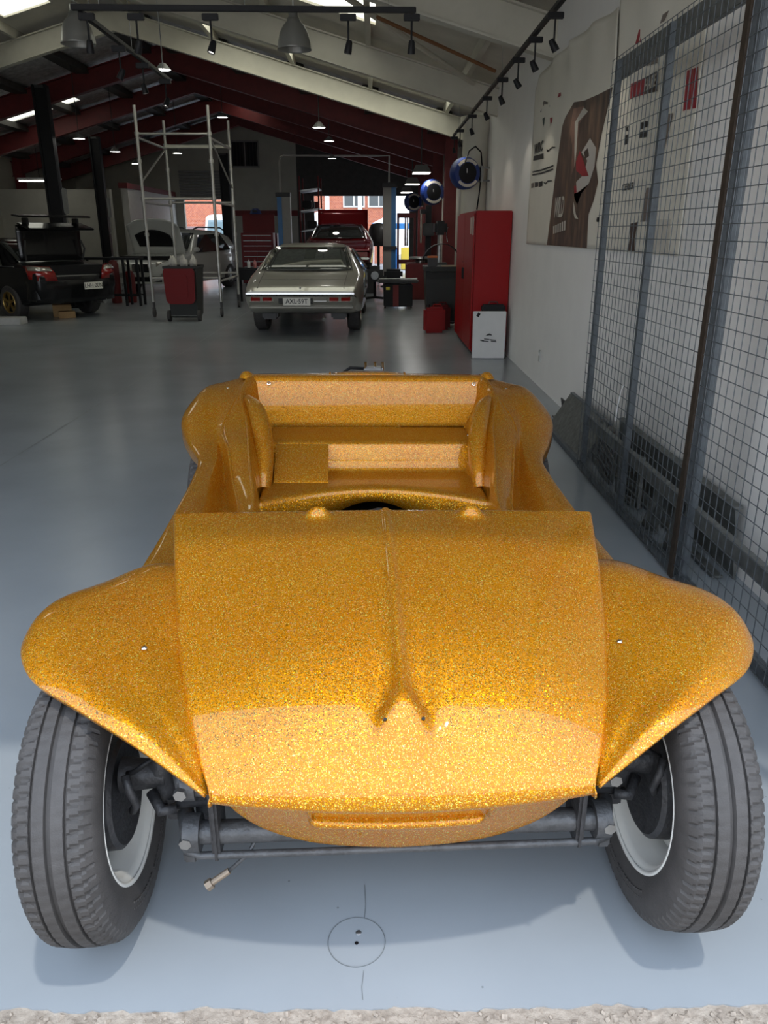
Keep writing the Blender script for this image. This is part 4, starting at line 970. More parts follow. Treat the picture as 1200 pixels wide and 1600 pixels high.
for s in (-1, 1):
    b = MB(); b.grid([[(s * (.925 - .01), 1.75, .93), (s * .925, 2.3, .93), (s * .925, 3.3, .92)], [(s * .71, 1.95, 1.24), (s * .675, 2.3, 1.28), (s * .70, 2.95, 1.24)]]); b.build('side_window', M_glass, hq, solid=.008, off=0)
    MB().tube([(s * .755, 1.0, .955), (s * .69, 1.4, 1.145), (s * .60, 1.80, 1.315)], .010, 8).build('window_trim', M_chrome, hq)
    # tail lamps: two red lenses each side in a chrome surround
    l = MB().box((s * .60, .035, .585), (.38, .05, .10), (-.35, 0, 0), bev=.004).build('tail_lamp', M_hq, hq)
    for k, dx in enumerate((-.09, .09)): MB().box((s * .60 + dx, .008, .582), (.14, .014, .068), (-.35, 0, 0), bev=.004).build('lens', mat('lens_red', (.28, .008, .006), .15, coat=1), l)
    car_wheel(hq, s * .77, 1.13, .33, .22, M_chrome, 0); car_wheel(hq, s * .77, 3.95, .33, .20, M_chrome, 0)
    MB().box((s * .55, .6, .30), (.25, .3, .14), bev=.03).build('muffler', M_dark, hq)
MB().box((0, -.03, .665), (1.66, .05, .022), bev=.008).build('bumper_strip', M_chrome, hq)
MB().box((0, .08, .455), (1.62, .08, .06), (-.5, 0, 0), bev=.02).build('rear_bumper', M_hq, hq)
MB().box((.30, .03, .585), (.20, .05, .09), (-.35, 0, 0), bev=.003).build('bright_panel', M_chrome, hq)
MB().box((-.08, .04, .575), (.52, .05, .12), (-.35, 0, 0)).build('plate_recess', M_dark, hq)
number_plate(hq, 'AXL\u00b759T', -.06, .0, .545, .42, .115)
MB().box((0, .42, .845), (1.52, .006, .004)).build('boot_gap', M_dark, hq)
for s in (-1, 1): MB().tube([(s * .66, .06, .745), (s * .67, .5, .852), (s * .68, .98, .94)], .004, 6).build('boot_gap', M_dark, hq)
MB().cyl((0, .03, .742), (0, .015, .745), .014, seg=10).build('boot_lock', M_chrome, hq)
MB().tube([(.35, .1, .30), (.35, .02, .29), (.36, -.02, .285)], .022, 10).build('exhaust_tip', M_chrome, hq)

# --- red coupe behind it, bonnet up, on a low lift
rc = empty('red_coupe', (-1.03, 21.2, .42), 0); tag(rc, 'dark red coupe with raised bonnet on a low lift behind the grey coupe', 'car', 'parked cars')
M_rc = mat('deep_red_paint', (0.26, 0.006, 0.010), 0.25, 0.2, coat=.9)
car_shell([(y, a, b_, c, d, e, f) for y, a, b_, c, d, e, f in sts], 'body', M_rc, rc)
patch((1.04, .965, .735), (1.80, 1.305, .585), 'rear_window', M_glass, rc, .06)
for s in (-1, 1):
    MB().tube([(s * .755, 1.0, .955), (s * .69, 1.4, 1.145), (s * .60, 1.80, 1.315)], .012, 8).build('window_trim', M_chrome, rc)
    car_wheel(rc, s * .77, 1.13, .33, .22, M_chrome, 0); car_wheel(rc, s * .77, 3.95, .33, .20, M_chrome, 0)
    MB().box((s * .60, -.012, .575), (.36, .02, .11), bev=.004).build('tail_lamp', MATS['lens_red'], rc)
b = MB(); b.grid([[(x, 3.62 + .25 * k / 6 - .02 * (x / .7) ** 2, .93 + .82 * k / 6) for x in [-.76 + .19 * i for i in range(9)]] for k in range(7)])
b.build('bonnet', M_rc, rc, smooth=True, solid=.03)
MB().box((0, -.03, .47), (1.66, .08, .06), bev=.02).build('rear_bumper', M_chrome, rc)
for s in (-1, 1): thing('lift_ramp', 'steel runway of the low lift under the red coupe, %s wheels' % ('left' if s < 0 else 'right'), 'ramp', MB().box((-1.03 + s * .77, 23.3, .21), (.40, 4.2, .41), bev=.01), M_dark, 'runways under the red coupe')

# --- black sedan at the left, boot open
wx = empty('black_sedan', (-6.32, 15.52, 0), math.radians(55.5)); tag(wx, 'black sedan with open boot and gold wheels at the left edge', 'car', 'parked cars')
M_wx = mat('black_car_paint', (0.006, 0.006, 0.007), 0.25, spec=.3, coat=.25)
st2 = [(-.92, .70, .45, .78, .78, .72, .80), (-.86, .78, .34, .84, .86, .78, .88), (-.6, .82, .28, .87, .93, .80, .965), (-.3, .84, .25, .875, .95, .78, 1.0), (-.12, .84, .23, .88, .95, .74, 1.03), (.35, .84, .22, .88, .94, .62, 1.28), (.75, .84, .22, .88, .93, .56, 1.41),
       (1.2, .84, .22, .88, .93, .55, 1.44), (1.7, .84, .22, .88, .93, .57, 1.40), (2.1, .84, .22, .88, .93, .66, 1.20), (2.45, .84, .23, .87, .93, .76, .98), (2.7, .83, .24, .87, .91, .80, .94), (3.3, .78, .28, .84, .80, .74, .82), (3.5, .68, .36, .75, .68, .66, .70)]
car_shell(st2, 'body', M_wx, wx)
patch((-.20, 1.02, .70), (.62, 1.375, .55), 'rear_window', M_glass, wx, .05)
for s in (-1, 1):
    b = MB(); b.grid([[(s * .885, .05, .96), (s * .885, .9, .955), (s * .88, 2.1, .955)], [(s * .65, .55, 1.30), (s * .60, 1.1, 1.37), (s * .66, 1.75, 1.30)]]); b.build('side_window', M_glass, wx, solid=.008, off=0)
    MB().tube([(s * .885, -.3, .955), (s * .892, .9, .955), (s * .885, 2.2, .95)], .009, 6).build('window_trim', M_chrome, wx)
    car_wheel(wx, s * .785, 0, .315, .225, mat('gold_alloy', (.36, .24, .075), .35, .8), 5); car_wheel(wx, s * .785, 2.53, .315, .225, MATS['gold_alloy'], 5)
    # wrap-round tail lamps
    l = MB().grid([[(s * .84, -.60, .77), (s * .862, -.70, .75), (s * .81, -.885, .72), (s * .47, -.955, .71)], [(s * .845, -.55, .87), (s * .868, -.69, .87), (s * .81, -.90, .86), (s * .50, -.95, .85)], [(s * .83, -.50, .96), (s * .85, -.66, .975), (s * .79, -.83, .97), (s * .56, -.90, .95)]]).build('tail_lamp', MATS['lens_red'], wx, smooth=True, solid=.02, off=0)
    MB().grid([[(s * .872, -.70, .895), (s * .81, -.905, .89), (s * .55, -.95, .88)], [(s * .855, -.66, .968), (s * .79, -.855, .962), (s * .58, -.92, .945)]]).build('clear_lens', mat('lens_clear', (.6, .58, .5), .1, .6, coat=1), l, smooth=True, solid=.016, off=0)
MB().grid([[(.90 * math.sin(a), -.45 - .55 * max(0, math.cos(a)) ** .45 - (.02 if .4 < z < .68 else 0), z) for a in [-1.5 + .1 * i for i in range(31)]] for z in (.32, .40, .55, .66, .705, .71)]).build('rear_bumper', M_wx, wx, smooth=True, solid=.02)
MB().box((0, -.78, .885), (1.1, .28, .16)).build('boot_cavity', M_black, wx)
# open boot lid with its underside ribs
lid = MB().grid([[(x, -.22 + .02 * k - .10 * (k / 5) ** 2, 1.04 + .62 * k / 5) for x in [-.66 + .132 * i for i in range(11)]] for k in range(6)]).build('boot_lid', M_wx, wx, smooth=True, solid=.03)
MB().box((0, -.45, 1.64), (1.34, .42, .035), (.25, 0, 0), bev=.012).build('lid_lip', M_wx, lid)
for s in (-1, 1):
    MB().box((s * .52, -.30, 1.72), (.05, .16, .14), bev=.01).build('wing_stay', M_wx, lid)
    MB().tube([(s * .60, -.28, 1.06), (s * .63, -.33, 1.25), (s * .58, -.30, 1.40)], .018, 8).build('lid_hinge', M_dark, lid)
MB().box((0, -.36, 1.82), (1.5, .24, .03), (.1, 0, 0), bev=.01).build('rear_wing', M_wx, wx)
number_plate(wx, 'LHH\u00b700N', .22, -1.035, .60, .40, .125)
MB().cyl((.50, -.95, .30), (.50, -.75, .30), .05, seg=14).build('exhaust', M_steel, wx)

# --- white crossover with bonnet up, nose towards us
bm = empty('white_crossover', (-6.1, 20.9, 0), math.radians(166)); tag(bm, 'white crossover with raised bonnet facing us behind the scaffold tower', 'car', 'parked cars')
M_bm = mat('white_car_paint', (0.55, 0.56, 0.52), 0.25, coat=.9)
# local +y points to its nose; the nose is at y=0
st3 = [(-4.35, .70, .45, .80, .85, .60, 1.25), (-4.2, .80, .35, .86, .95, .62, 1.45), (-3.6, .86, .26, .90, 1.02, .62, 1.58), (-2.5, .87, .24, .90, 1.0, .62, 1.62), (-1.9, .87, .24, .90, 1.0, .64, 1.55), (-1.2, .87, .25, .89, .98, .76, 1.06), (-1.0, .87, .26, .89, .96, .80, 1.00), (-.3, .84, .26, .86, .86, .78, .92), (-.05, .74, .30, .79, .74, .70, .80), (0, .66, .36, .72, .68, .62, .72)]
car_shell(st3, 'body', M_bm, bm)
MB().grid([[(x, -1.05 + .30 * k / 8 + .05 * math.cos(x * 1.8), .98 + .92 * math.sin(k / 8 * 1.35) * (1 - .20 * (abs(x) / .76) ** 3)) for x in [-.76 + .076 * i for i in range(21)]] for k in range(9)]).build('bonnet', M_bm, bm, smooth=True, solid=.03)
MB().grid([[(x, -.93 + .22 * k / 5, 1.18 + .42 * k / 5 * (1 - .3 * (abs(x) / .5) ** 2)) for x in [-.52 + .104 * i for i in range(11)]] for k in range(6)]).build('bonnet_liner', M_black, bm, smooth=True, solid=.01)
MB().box((0, -.52, .90), (1.36, .70, .10)).build('engine_bay', M_black, bm)
patch((-1.16, 1.05, .74), (-1.86, 1.52, .62), 'windscreen', M_glass, bm, -.05)
for s in (-1, 1):
    car_wheel(bm, s * .79, -.85, .345, .23, M_steel, 5); car_wheel(bm, s * .79, -3.5, .345, .23, M_steel, 5)
    gl = MB().box((s * .15, .005, .66), (.24, .04, .20), bev=.03).build('kidney_grille', M_black, bm)
    for k in range(6): MB().box((s * .15 - .09 + k * .036, .03, .66), (.010, .02, .17)).build('grille_bar', M_chrome, gl)
    MB().grid([[(s * .42, .0, .70), (s * .60, -.06, .72), (s * .74, -.22, .76)], [(s * .42, -.02, .80), (s * .60, -.09, .83), (s * .76, -.28, .86)]]).build('head_lamp', MATS['lens_clear'], bm, smooth=True, solid=.03, off=0)
    MB().cyl((s * .60, -.03, .48), (s * .60, .0, .48), .07, seg=18).build('fog_lamp', M_grey, bm)
    MB().box((s * .93, -1.35, 1.10), (.16, .10, .12), bev=.03).build('mirror', M_bm, bm)
    b = MB(); b.grid([[(s * .905, -1.35, 1.02), (s * .905, -3.6, 1.05)], [(s * .70, -1.95, 1.46), (s * .66, -3.4, 1.50)]]); b.build('side_window', M_glass, bm, solid=.008, off=0)
    MB().tube([(s * .60, -1.9, 1.62), (s * .60, -2.2, 1.67), (s * .60, -3.6, 1.66), (s * .60, -3.8, 1.60)], .02, 8).build('roof_rail', M_black, bm)
MB().box((0, .0, .38), (1.1, .06, .16), bev=.02).build('lower_intake', M_black, bm); MB().box((0, .02, .30), (1.3, .08, .05), bev=.015).build('skid_trim', M_bm, bm)
MB().box((0, .035, .50), (.40, .01, .10)).build('front_plate', mat('plate_dull', (.4, .4, .36), .5), bm)
# ================================================================== workshop equipment
# scaffold tower
sc = empty('scaffold_tower', (-3.65, 16.3, 0)); tag(sc, 'tall aluminium scaffold tower on castors beside the red bin', 'scaffold')
M_al = mat('aluminium_tube', (0.52, 0.51, 0.47), 0.4, 0.7, var=.2)
for x in (-.65, .65):
    for y in (-1.0, 1.0):
        p = MB().cyl((x, y, .28), (x, y, 3.66), .028, seg=12).build('standard', M_al, sc)
        for z in (.95, 1.5, 2.12, 2.75, 3.2): MB().cyl((x, y, z - .03), (x, y, z + .03), .042, seg=12).build('coupler', M_al, p)
        MB().cyl((x, y, .16), (x, y, .30), .022, seg=10).build('castor_stem', M_dark, p)
        MB().cyl((x - .02, y, .075), (x + .02, y, .075), .075, seg=18).build('castor_wheel', M_rubber, p)
        MB().box((x, y, .13), (.055, .05, .10), bev=.008).build('castor_fork', M_dark, p)
for z in (.72, 2.12, 3.2):
    for y in (-1, 1): MB().cyl((-.65, y, z), (.65, y, z), .022, seg=10).build('ledger', M_al, sc)
    for x in (-.65, .65): MB().cyl((x, -1, z - .06), (x, 1, z - .06), .022, seg=10).build('transom', M_al, sc)
MB().cyl((-.65, -1, 2.4), (-.65, 1, 3.15), .018, seg=8).build('brace', M_al, sc); MB().cyl((.65, 1, 2.4), (.65, -1, 3.15), .018, seg=8).build('brace', M_al, sc)
MB().box((0, .95, 3.17), (1.3, .12, .04)).build('toe_board', M_beam, sc)

# wheelie bins
def bin_(x, y, rz_, lidm, bodym, label, lid_open):
    g = empty('wheelie_bin', (x, y, 0), rz_); tag(g, label, 'bin', 'wheelie bins')
    rows = []
    for z, w_, d in ((.06, .22, .22), (.10, .24, .25), (.80, .28, .31), (.92, .285, .33), (.93, .30, .35), (.97, .30, .35)):
        rows.append([(-w_, -d, z), (w_, -d, z), (w_, d, z), (-w_, d, z)])
    b = MB().grid(rows, close=True); b.f.append((0, 1, 2, 3)); b.build('tub', bodym, g, solid=.008)
    for s in (-1, 1): MB().cyl((s * .25, -.24, .10), (s * .30, -.24, .10), .10, seg=20).build('wheel', M_rubber, g, ang=40)
    MB().cyl((-.25, -.24, .10), (.25, -.24, .10), .012, seg=8).build('axle', M_steel, g)
    MB().cyl((-.20, -.37, .93), (.20, -.37, .93), .015, seg=8).build('handle', bodym, g)
    if lid_open:
        l = MB().prism([(-.26, .40), (-.23, .34), (-.17, .32), (.17, .32), (.23, .34), (.26, .40), (.28, .88), (.25, .93), (-.25, .93), (-.28, .88)], 'y', -.43, -.40).build('lid', lidm, g)
        MB().prism([(-.15, .48), (-.12, .44), (.12, .44), (.15, .48), (.15, .78), (.12, .82), (-.12, .82), (-.15, .78)], 'y', -.445, -.43).build('lid_panel', lidm, l)
    else:
        MB().box((0, 0, .985), (.62, .74, .035), bev=.012).build('lid', lidm, g)
    return g
M_binred = mat('bin_red', (.17, .003, .004), .5, spec=.25); M_bingrey = mat('bin_charcoal', (.018, .020, .018), .55, var=.2)
bin_(-3.54, 14.78, 0, M_binred, M_bingrey, 'charcoal wheelie bin with its red lid hanging open', True)
for i, (dx, dy, r) in enumerate(((-.17, -.1, .07), (0, .0, .075), (.16, .06, .07))):
    rows = MB().lathe([(0, .09), (r * .5, .08), (r * .9, .03), (r, -.03), (r * .8, -.07), (0, -.08)], (0, 0, 0), 'z', 14)
    rows.v = [(x * (1 + .25 * math.sin(7 * y / r)), y, z * (1 + .6 * math.sin(9 * x / r + i))) for x, y, z in rows.v]
    o = rows.build('crumpled_rag', mat('rag_white', (.5, .48, .44), .9, var=.2), smooth=True, loc=(-3.54 + dx, 14.8 + dy, 1.03))
    tag(o, ['crumpled white rag at the left of the heap on the red bin', 'crumpled white rag in the middle of the heap on the red bin', 'crumpled white rag at the right of the heap on the red bin'][i], 'rag', 'rags on the red bin')
bin_(1.10, 13.75, 0, M_bingrey, M_bingrey, 'closed black wheelie bin behind the red jerry cans', False)
b = MB(); rows = []
for i in range(15):
    a = math.pi * (.08 + .84 * i / 14); rows.append([(.34 * math.cos(a), y, .36 * math.sin(a)) for y in (-.14, -.12, .1, .14)])
b.grid(rows); tag(b.build('wheel_arch_liner', M_black, smooth=True, solid=.012, loc=(1.10, 13.75, 1.004)), 'black plastic wheel-arch liner lying on the closed black bin', 'liner')
thing('parts_box', 'orange and black parts box on the closed black bin', 'box', MB().box((.93, 13.52, 1.075), (.16, .12, .14), bev=.01), mat('box_black', (.03, .03, .03), .5)); bx = bpy.data.objects['parts_box']
MB().box((.93, 13.515, 1.155), (.17, .13, .03), bev=.005).build('lid', mat('lid_orange', (.5, .12, .01), .5), bx)
thing('cardboard_sheet', 'scrap of tan cardboard on the front of the black bin', 'cardboard', MB().box((1.20, 13.44, 1.012), (.24, .10, .014), (0, 0, .2)), mat('cardboard', (.4, .28, .16), .9))

# two lift posts (blue and grey), overhead pipe, and the dark posts further left
def lift_post(x, y, h, label, flip=1):
    g = empty('lift_post', (x, y, 0)); tag(g, label, 'lift', 'blue and grey car lift posts')
    MB().box((flip * .08, 0, h / 2), (.24, .26, h), bev=.01).build('column', mat('lift_grey', (.34, .34, .31), .5, var=.1), g)
    MB().box((-flip * .11, 0, h / 2), (.14, .22, h), bev=.01).build('blue_carriage', M_liftblue, g)
    MB().box((0, 0, h + .05), (.42, .32, .12), bev=.01).build('cap', M_dark, g)
    MB().box((0, -.02, .02), (.55, .5, .04)).build('base_plate', M_dark, g)
    MB().box((0, -.16, 1.1), (.40, .05, .10)).build('stop_bar', M_dark, g)
    for s in (-1, 1): MB().tube([(flip * .1, s * .1, .30), (flip * .3, s * .5, .28), (flip * .4, s * .9, .28)], .035, 8).build('arm', M_dark, g)
    return g
lp = lift_post(-2.70, 24, 2.50, 'left lift post with a blue face beside the red tool chest', 1)
lift_post(.38, 24, 2.75, 'right lift post standing in the rear doorway', -1)
thing('overhead_pipe', 'thin white pipe bent over the left lift post', 'pipe', MB().tube([(-2.80, 24.2, 2.6), (-2.80, 24.2, 3.45), (-2.77, 24.2, 3.55), (-2.68, 24.2, 3.60), (-.1, 24.2, 3.60), (.36, 24.2, 3.60), (.36, 24.2, 2.9)], .025, 8), M_al)
def dark_post(x, y, h, wd, label):
    g = empty('hoist_post', (x, y, 0)); tag(g, label, 'post', 'dark hoist posts')
    MB().box((0, 0, h / 2), (wd, .12, h), bev=.008).build('column', M_black, g)
    for s in (-1, 1): MB().box((s * wd * .42, -.08, h / 2), (.04, .06, h)).build('channel_lip', M_black, g)
    MB().box((0, 0, .015), (wd * 1.8, .4, .03)).build('base_plate', M_black, g); MB().box((0, -.02, h - .03), (wd * .6, .16, .05)).build('cap', M_dark, g)
    MB().box((wd * .72, -.05, 2.15), (.09, .10, .5), bev=.02).build('motor', M_grey, g); MB().tube([(wd * .72, -.08, 1.9), (wd * .8, -.1, 1.6), (wd * .6, -.1, 1.5)], .015, 6).build('hose', M_grey, g)
dark_post(-6.72, 17.4, 4.30, .30, 'tall black hoist post at the far left, above the black sedan')
dark_post(-7.28, 22.0, 3.85, .26, 'black hoist post left of the white crossover')
dark_post(-4.9, 27.0, 3.9, .30, 'black hoist post before the rear wall, right of the white van')

# red tool chests
def tool_chest(x, y, wd, h, label, top_open):
    g = empty('tool_chest', (x, y, 0)); tag(g, label, 'tool chest', 'red tool chests')
    MB().box((0, 0, .10 + (h - .1) / 2), (wd, .5, h - .1), bev=.01).build('carcass', M_red, g)
    n = 9
    for k in range(n):
        z = .18 + k * (h - .2) / n
        if k < 4 or wd < .7: MB().box((0, -.262, z + .04), (wd * .94, .02, (h - .2) / n * .86), bev=.004).build('drawer', M_red, g)
        else:
            for s in (-1, 1): MB().box((s * wd * .24, -.262, z + .04), (wd * .46, .02, (h - .2) / n * .86), bev=.004).build('drawer', M_red, g)
        MB().box((0, -.276, z + .04 + (h - .2) / n * .36), (wd * .86, .012, .014)).build('drawer_pull', M_steel, g)
    for s in (-1, 1):
        for q in (-1, 1): MB().cyl((s * wd * .42 - .02, q * .2, .05), (s * wd * .42 + .02, q * .2, .05), .05, seg=14).build('castor', M_rubber, g)
    if top_open: MB().box((0, .22, h + .26), (wd, .03, .52), (-.08, 0, 0), bev=.005).build('open_lid', M_red, g)
    return g
tool_chest(-3.53, 24.3, .95, 1.52, 'wide red tool chest with raised lid left of the blue lift post', True)
tool_chest(-3.60, 17.9 + 8.5, .8, 1.5, 'narrower red tool chest behind the wide one', False)
hm = MB().lathe([(0, .14), (.08, .13), (.14, .08), (.17, 0), (.18, -.02), (0, -.02)], (0, 0, 0), 'z', 20).build('welding_helmet', M_blue, loc=(-3.6, 24.52, 2.065)); tag(hm, 'dark blue welding helmet on top of the tool chest lid', 'helmet')
MB().box((0, -.15, .05), (.14, .03, .06)).build('visor', M_black, hm)
for i, (x, c) in enumerate(((-3.80, 'w'), (-3.62, 'r'))):
    t = empty('spray_bottle', (x - .1, 17.72, .92)); tag(t, ['white spray bottle on the small black bench', 'red spray bottle on the small black bench'][i], 'bottle', 'bottles on the black bench')
# little black bench under the bottles (near scaffold's right leg)
for o in [o for o in bpy.data.objects if o.name.startswith('spray_bottle')]:
    i = 0 if '.001' not in o.name else 1; o.location = (-2.92 + .14 * i, 18.4, .78)
    MB().lathe([(0, 0), (.035, 0), (.038, .02), (.038, .12), (.015, .15), (.015, .17), (0, .17)], (0, 0, 0), 'z', 14).build('bottle', mat('bottle_pink', (.55, .2, .2), .4) if i else M_white, o, ang=40)
    MB().box((0, -.015, .185), (.03, .06, .03), bev=.005).build('trigger', M_red, o)
bn = empty('black_bench', (-2.85, 18.5, 0)); tag(bn, 'small black steel bench between the scaffold and the grey coupe', 'bench')
MB().box((0, 0, .75), (.75, .5, .05), bev=.006).build('top', M_black, bn); MB().box((0, -.02, .62), (.70, .44, .20)).build('apron', M_black, bn)
for sx in (-1, 1):
    for sy in (-1, 1): MB().box((sx * .33, sy * .21, .37), (.05, .05, .72)).build('leg', M_black, bn)
# long black trestle behind the sedan
tr = empty('steel_trestle', (-5.85, 17.85, 0)); tag(tr, 'long black steel trestle between the sedan and the crossover', 'trestle')
MB().box((0, 0, 1.0), (1.3, .45, .05), bev=.006).build('top', M_black, tr)
for sx in (-.6, .3, .6): 
    for sy in (-1, 1): MB().box((sx, sy * .18, .49), (.05, .05, .98)).build('leg', M_black, tr)
for sy in (-1, 1): MB().box((0, sy * .18, .22), (1.2, .03, .03)).build('stretcher', M_black, tr)
for i, (x, y, h, c, l) in enumerate(((-6.02, 18.45, .42, M_dkred, 'upright dark red gas bottle at the end of the black trestle'), (-5.72, 18.6, .3, M_dkred, 'second dark red gas bottle behind the trestle end'))):
    g = MB().lathe([(0, 0), (.11, 0), (.115, .03), (.115, h * 2), (.08, h * 2 + .09), (.03, h * 2 + .11), (.03, h * 2 + .15), (0, h * 2 + .15)], (x, y, 0), 'z', 18).build('gas_bottle', c, ang=40); tag(g, l, 'gas bottle', 'gas bottles near the trestle')
    MB().cyl((x, y, h * 2 + .15), (x, y, h * 2 + .19), .02, seg=10).build('valve', M_steel, g)
# timber blocks by the sedan's wheel, pale kerb block at the left edge
for i, (x, y, s, l) in enumerate(((-5.95, 15.2, .30, 'tan timber block on the floor under the sedan'), (-6.15, 15.5, .34, 'longer timber block behind the first under the sedan'))):
    w_ = thing('timber_block', l, 'block', MB().box((x, y, .06 + .05 * i), (s, .22, .12 + .1 * i), (0, 0, .4), bev=.005), mat('raw_timber', (.42, .26, .11), .8, var=.25, stretch=(1, 8, 8)), 'timber blocks under the sedan')
thing('concrete_block', 'pale concrete block on the floor at the left edge', 'block', MB().box((-6.55, 14.1, .06), (.5, .3, .12), bev=.01), mat('pale_block', (.5, .5, .48), .8, var=.2))

# right-hand clutter: compressor trolley, tyre machine, racks
cp = empty('parts_washer', (.45, 17.2, 0)); tag(cp, 'black parts-washer trolley with a red stripe left of the jerry cans', 'trolley')
MB().box((0, 0, .27), (.62, .5, .46), bev=.02).build('cabinet', M_black, cp); MB().box((-.05, -.253, .27), (.12, .01, .44)).build('red_stripe', M_dkred, cp); MB().box((-.22, -.253, .42), (.08, .008, .06)).build('yellow_label', mat('label_yellow', (.6, .5, .05), .5), cp)
MB().box((0, 0, .56), (.86, .62, .06), bev=.02).build('tray', M_dark, cp); MB().tube([(-.4, -.3, .62), (.4, -.3, .62)], .012, 8).build('tray_rail', M_steel, cp)
MB().box((-.1, .05, .70), (.4, .3, .20), bev=.05).build('pump_cover', M_black, cp)
for s in (-1, 1): MB().cyl((s * .28 - .02, -.18, .04), (s * .28 + .02, -.18, .04), .04, seg=12).build('castor', M_rubber, cp)
ws = empty('engine_stand', (-.05, 19.0, 0)); tag(ws, 'black engine stand with a covered gearbox right of the grey coupe', 'stand')
MB().tube([(-.4, -.3, .06), (0, 0, .08), (.4, -.3, .06)], .03, 8).build('foot', M_black, ws); MB().cyl((0, 0, .06), (0, 0, .8), .035, seg=10).build('mast', M_black, ws)
MB().box((0, -.15, .62), (.4, .45, .35), bev=.08).build('gearbox', M_mech, ws, ang=50); MB().cyl((0, -.4, .6), (0, -.5, .6), .09, seg=16).build('output_flange', M_steel, ws)
for s in (-1, 1): MB().cyl((s * .38 - .02, -.3, .04), (s * .38 + .02, -.3, .04), .04, seg=12).build('castor', M_rubber, ws)
tm = empty('tyre_machine', (1.05, 19.6, 0)); tag(tm, 'black and red tyre-changing machine below the middle hose reel', 'machine')
MB().box((0, 0, .42), (.7, .7, .84), bev=.03).build('cabinet', M_dkred, tm); MB().lathe([(0, .98), (.26, .98), (.28, .94), (.1, .9), (.1, .84)], (0, -.05, 0), 'z', 28).build('turntable', M_steel, tm)
MB().box((.2, .3, 1.15), (.14, .14, 2.0), bev=.01).build('column', M_black, tm); MB().box((.05, .1, 2.0), (.12, .6, .10), bev=.01).build('swing_arm', M_black, tm); MB().cyl((0, -.15, 2.05), (0, -.15, 1.3), .025, seg=10).build('mount_bar', M_chrome, tm)
MB().box((.2, .2, 1.6), (.28, .12, .30), bev=.02).build('control_box', M_dark, tm)
pr = empty('hydraulic_press', (.78, 21.6, 0)); tag(pr, 'slim red hydraulic press frame right of the doorway lift post', 'press')
for s in (-1, 1): MB().box((s * .22, 0, 1.0), (.06, .12, 2.0), bev=.005).build('upright', M_dkred, pr); MB().box((s * .22, 0, .02), (.10, .6, .04)).build('foot', M_dkred, pr)
MB().box((0, 0, 1.95), (.5, .14, .12)).build('head', M_dkred, pr); MB().box((0, 0, .8), (.5, .14, .10)).build('bed', M_dkred, pr); MB().cyl((0, 0, 1.2), (0, 0, 1.9), .05, seg=12).build('ram', M_chrome, pr)
dp = empty('drill_press', (1.25, 16.2, 0)); tag(dp, 'dark pedestal drill press between the bin and the red column', 'drill')
MB().box((0, 0, .03), (.3, .45, .06), bev=.01).build('base', M_dark, dp); MB().cyl((0, .08, .06), (0, .08, 1.7), .04, seg=14).build('column', M_steel, dp); MB().box((0, -.02, 1.62), (.24, .55, .26), bev=.05).build('head', M_black, dp, ang=50)
MB().box((0, -.05, .95), (.28, .28, .04), bev=.01).build('table', M_dark, dp); MB().cyl((0, -.15, 1.3), (0, -.15, 1.5), .025, seg=10).build('chuck', M_chrome, dp)
for k in range(3):
    a = 2.1 * k; MB().cyl((.12, -.1, 1.5), (.14, -.1 + .16 * math.cos(a), 1.5 + .16 * math.sin(a)), .008, seg=6).build('lever', M_steel, dp)
ph = empty('wall_conduit', (1.62, 15.4, 0)); tag(ph, 'grey conduit and switch box on the wall left of the white column', 'conduit')
MB().cyl((0, 0, 1.85), (0, 0, 3.1), .03, seg=10).build('pipe', M_white, ph); MB().cyl((.03, .12, .4), (.03, .12, 3.1), .03, seg=10).build('pipe', M_white, ph); MB().box((0, -.02, 1.75), (.14, .10, .18), bev=.02).build('switch_box', mat('box_cream', (.5, .48, .42), .5), ph); MB().cyl((0, -.02, .8), (0, -.02, 1.66), .012, seg=8).build('cable', M_black, ph)
# red rack at the left of the rear doorway with shelves of parts
rk = empty('parts_rack', (-2.15, 27.0, 0)); tag(rk, 'tall red and dark parts rack left of the rear doorway', 'rack')
for x in (-.3, .3):
    for y in (-.6, .6): MB().box((x, y, 1.6), (.05, .05, 3.2)).build('upright', M_dkred, rk)
for z in (.4, 1.0, 1.6, 2.2, 2.8): MB().box((0, 0, z), (.65, 1.25, .04), (0, -.12, 0)).build('shelf', M_steel, rk)
for z in (.55, 1.15, 1.75, 2.35):
    for y in (-.35, .1, .45): MB().box((random.uniform(-.1, .1), y, z + .02), (.3, .25, .22), bev=.02).build('stored_part', random.choice((M_black, M_dark, M_dkred, M_grey)), rk)
# brown shade cover / seat shell behind the red coupe
thing('seat_shell', 'dark rounded seat shell raised right of the red coupe bonnet', 'seat', MB().lathe([(0, .0), (.30, 0), (.34, .2), (.33, .5), (.24, .68), (0, .74)], (.0, 0, 0), 'z', 18), M_dark, smooth=True, loc=(.05, 27.2, 1.1))
st_ = bpy.data.objects['seat_shell']; MB().cyl((0, 0, -1.1), (0, 0, 0), .05, seg=10).build('stand_post', M_dark, st_); MB().box((0, 0, -1.08), (.5, .5, .04)).build('stand_base', M_dark, st_)

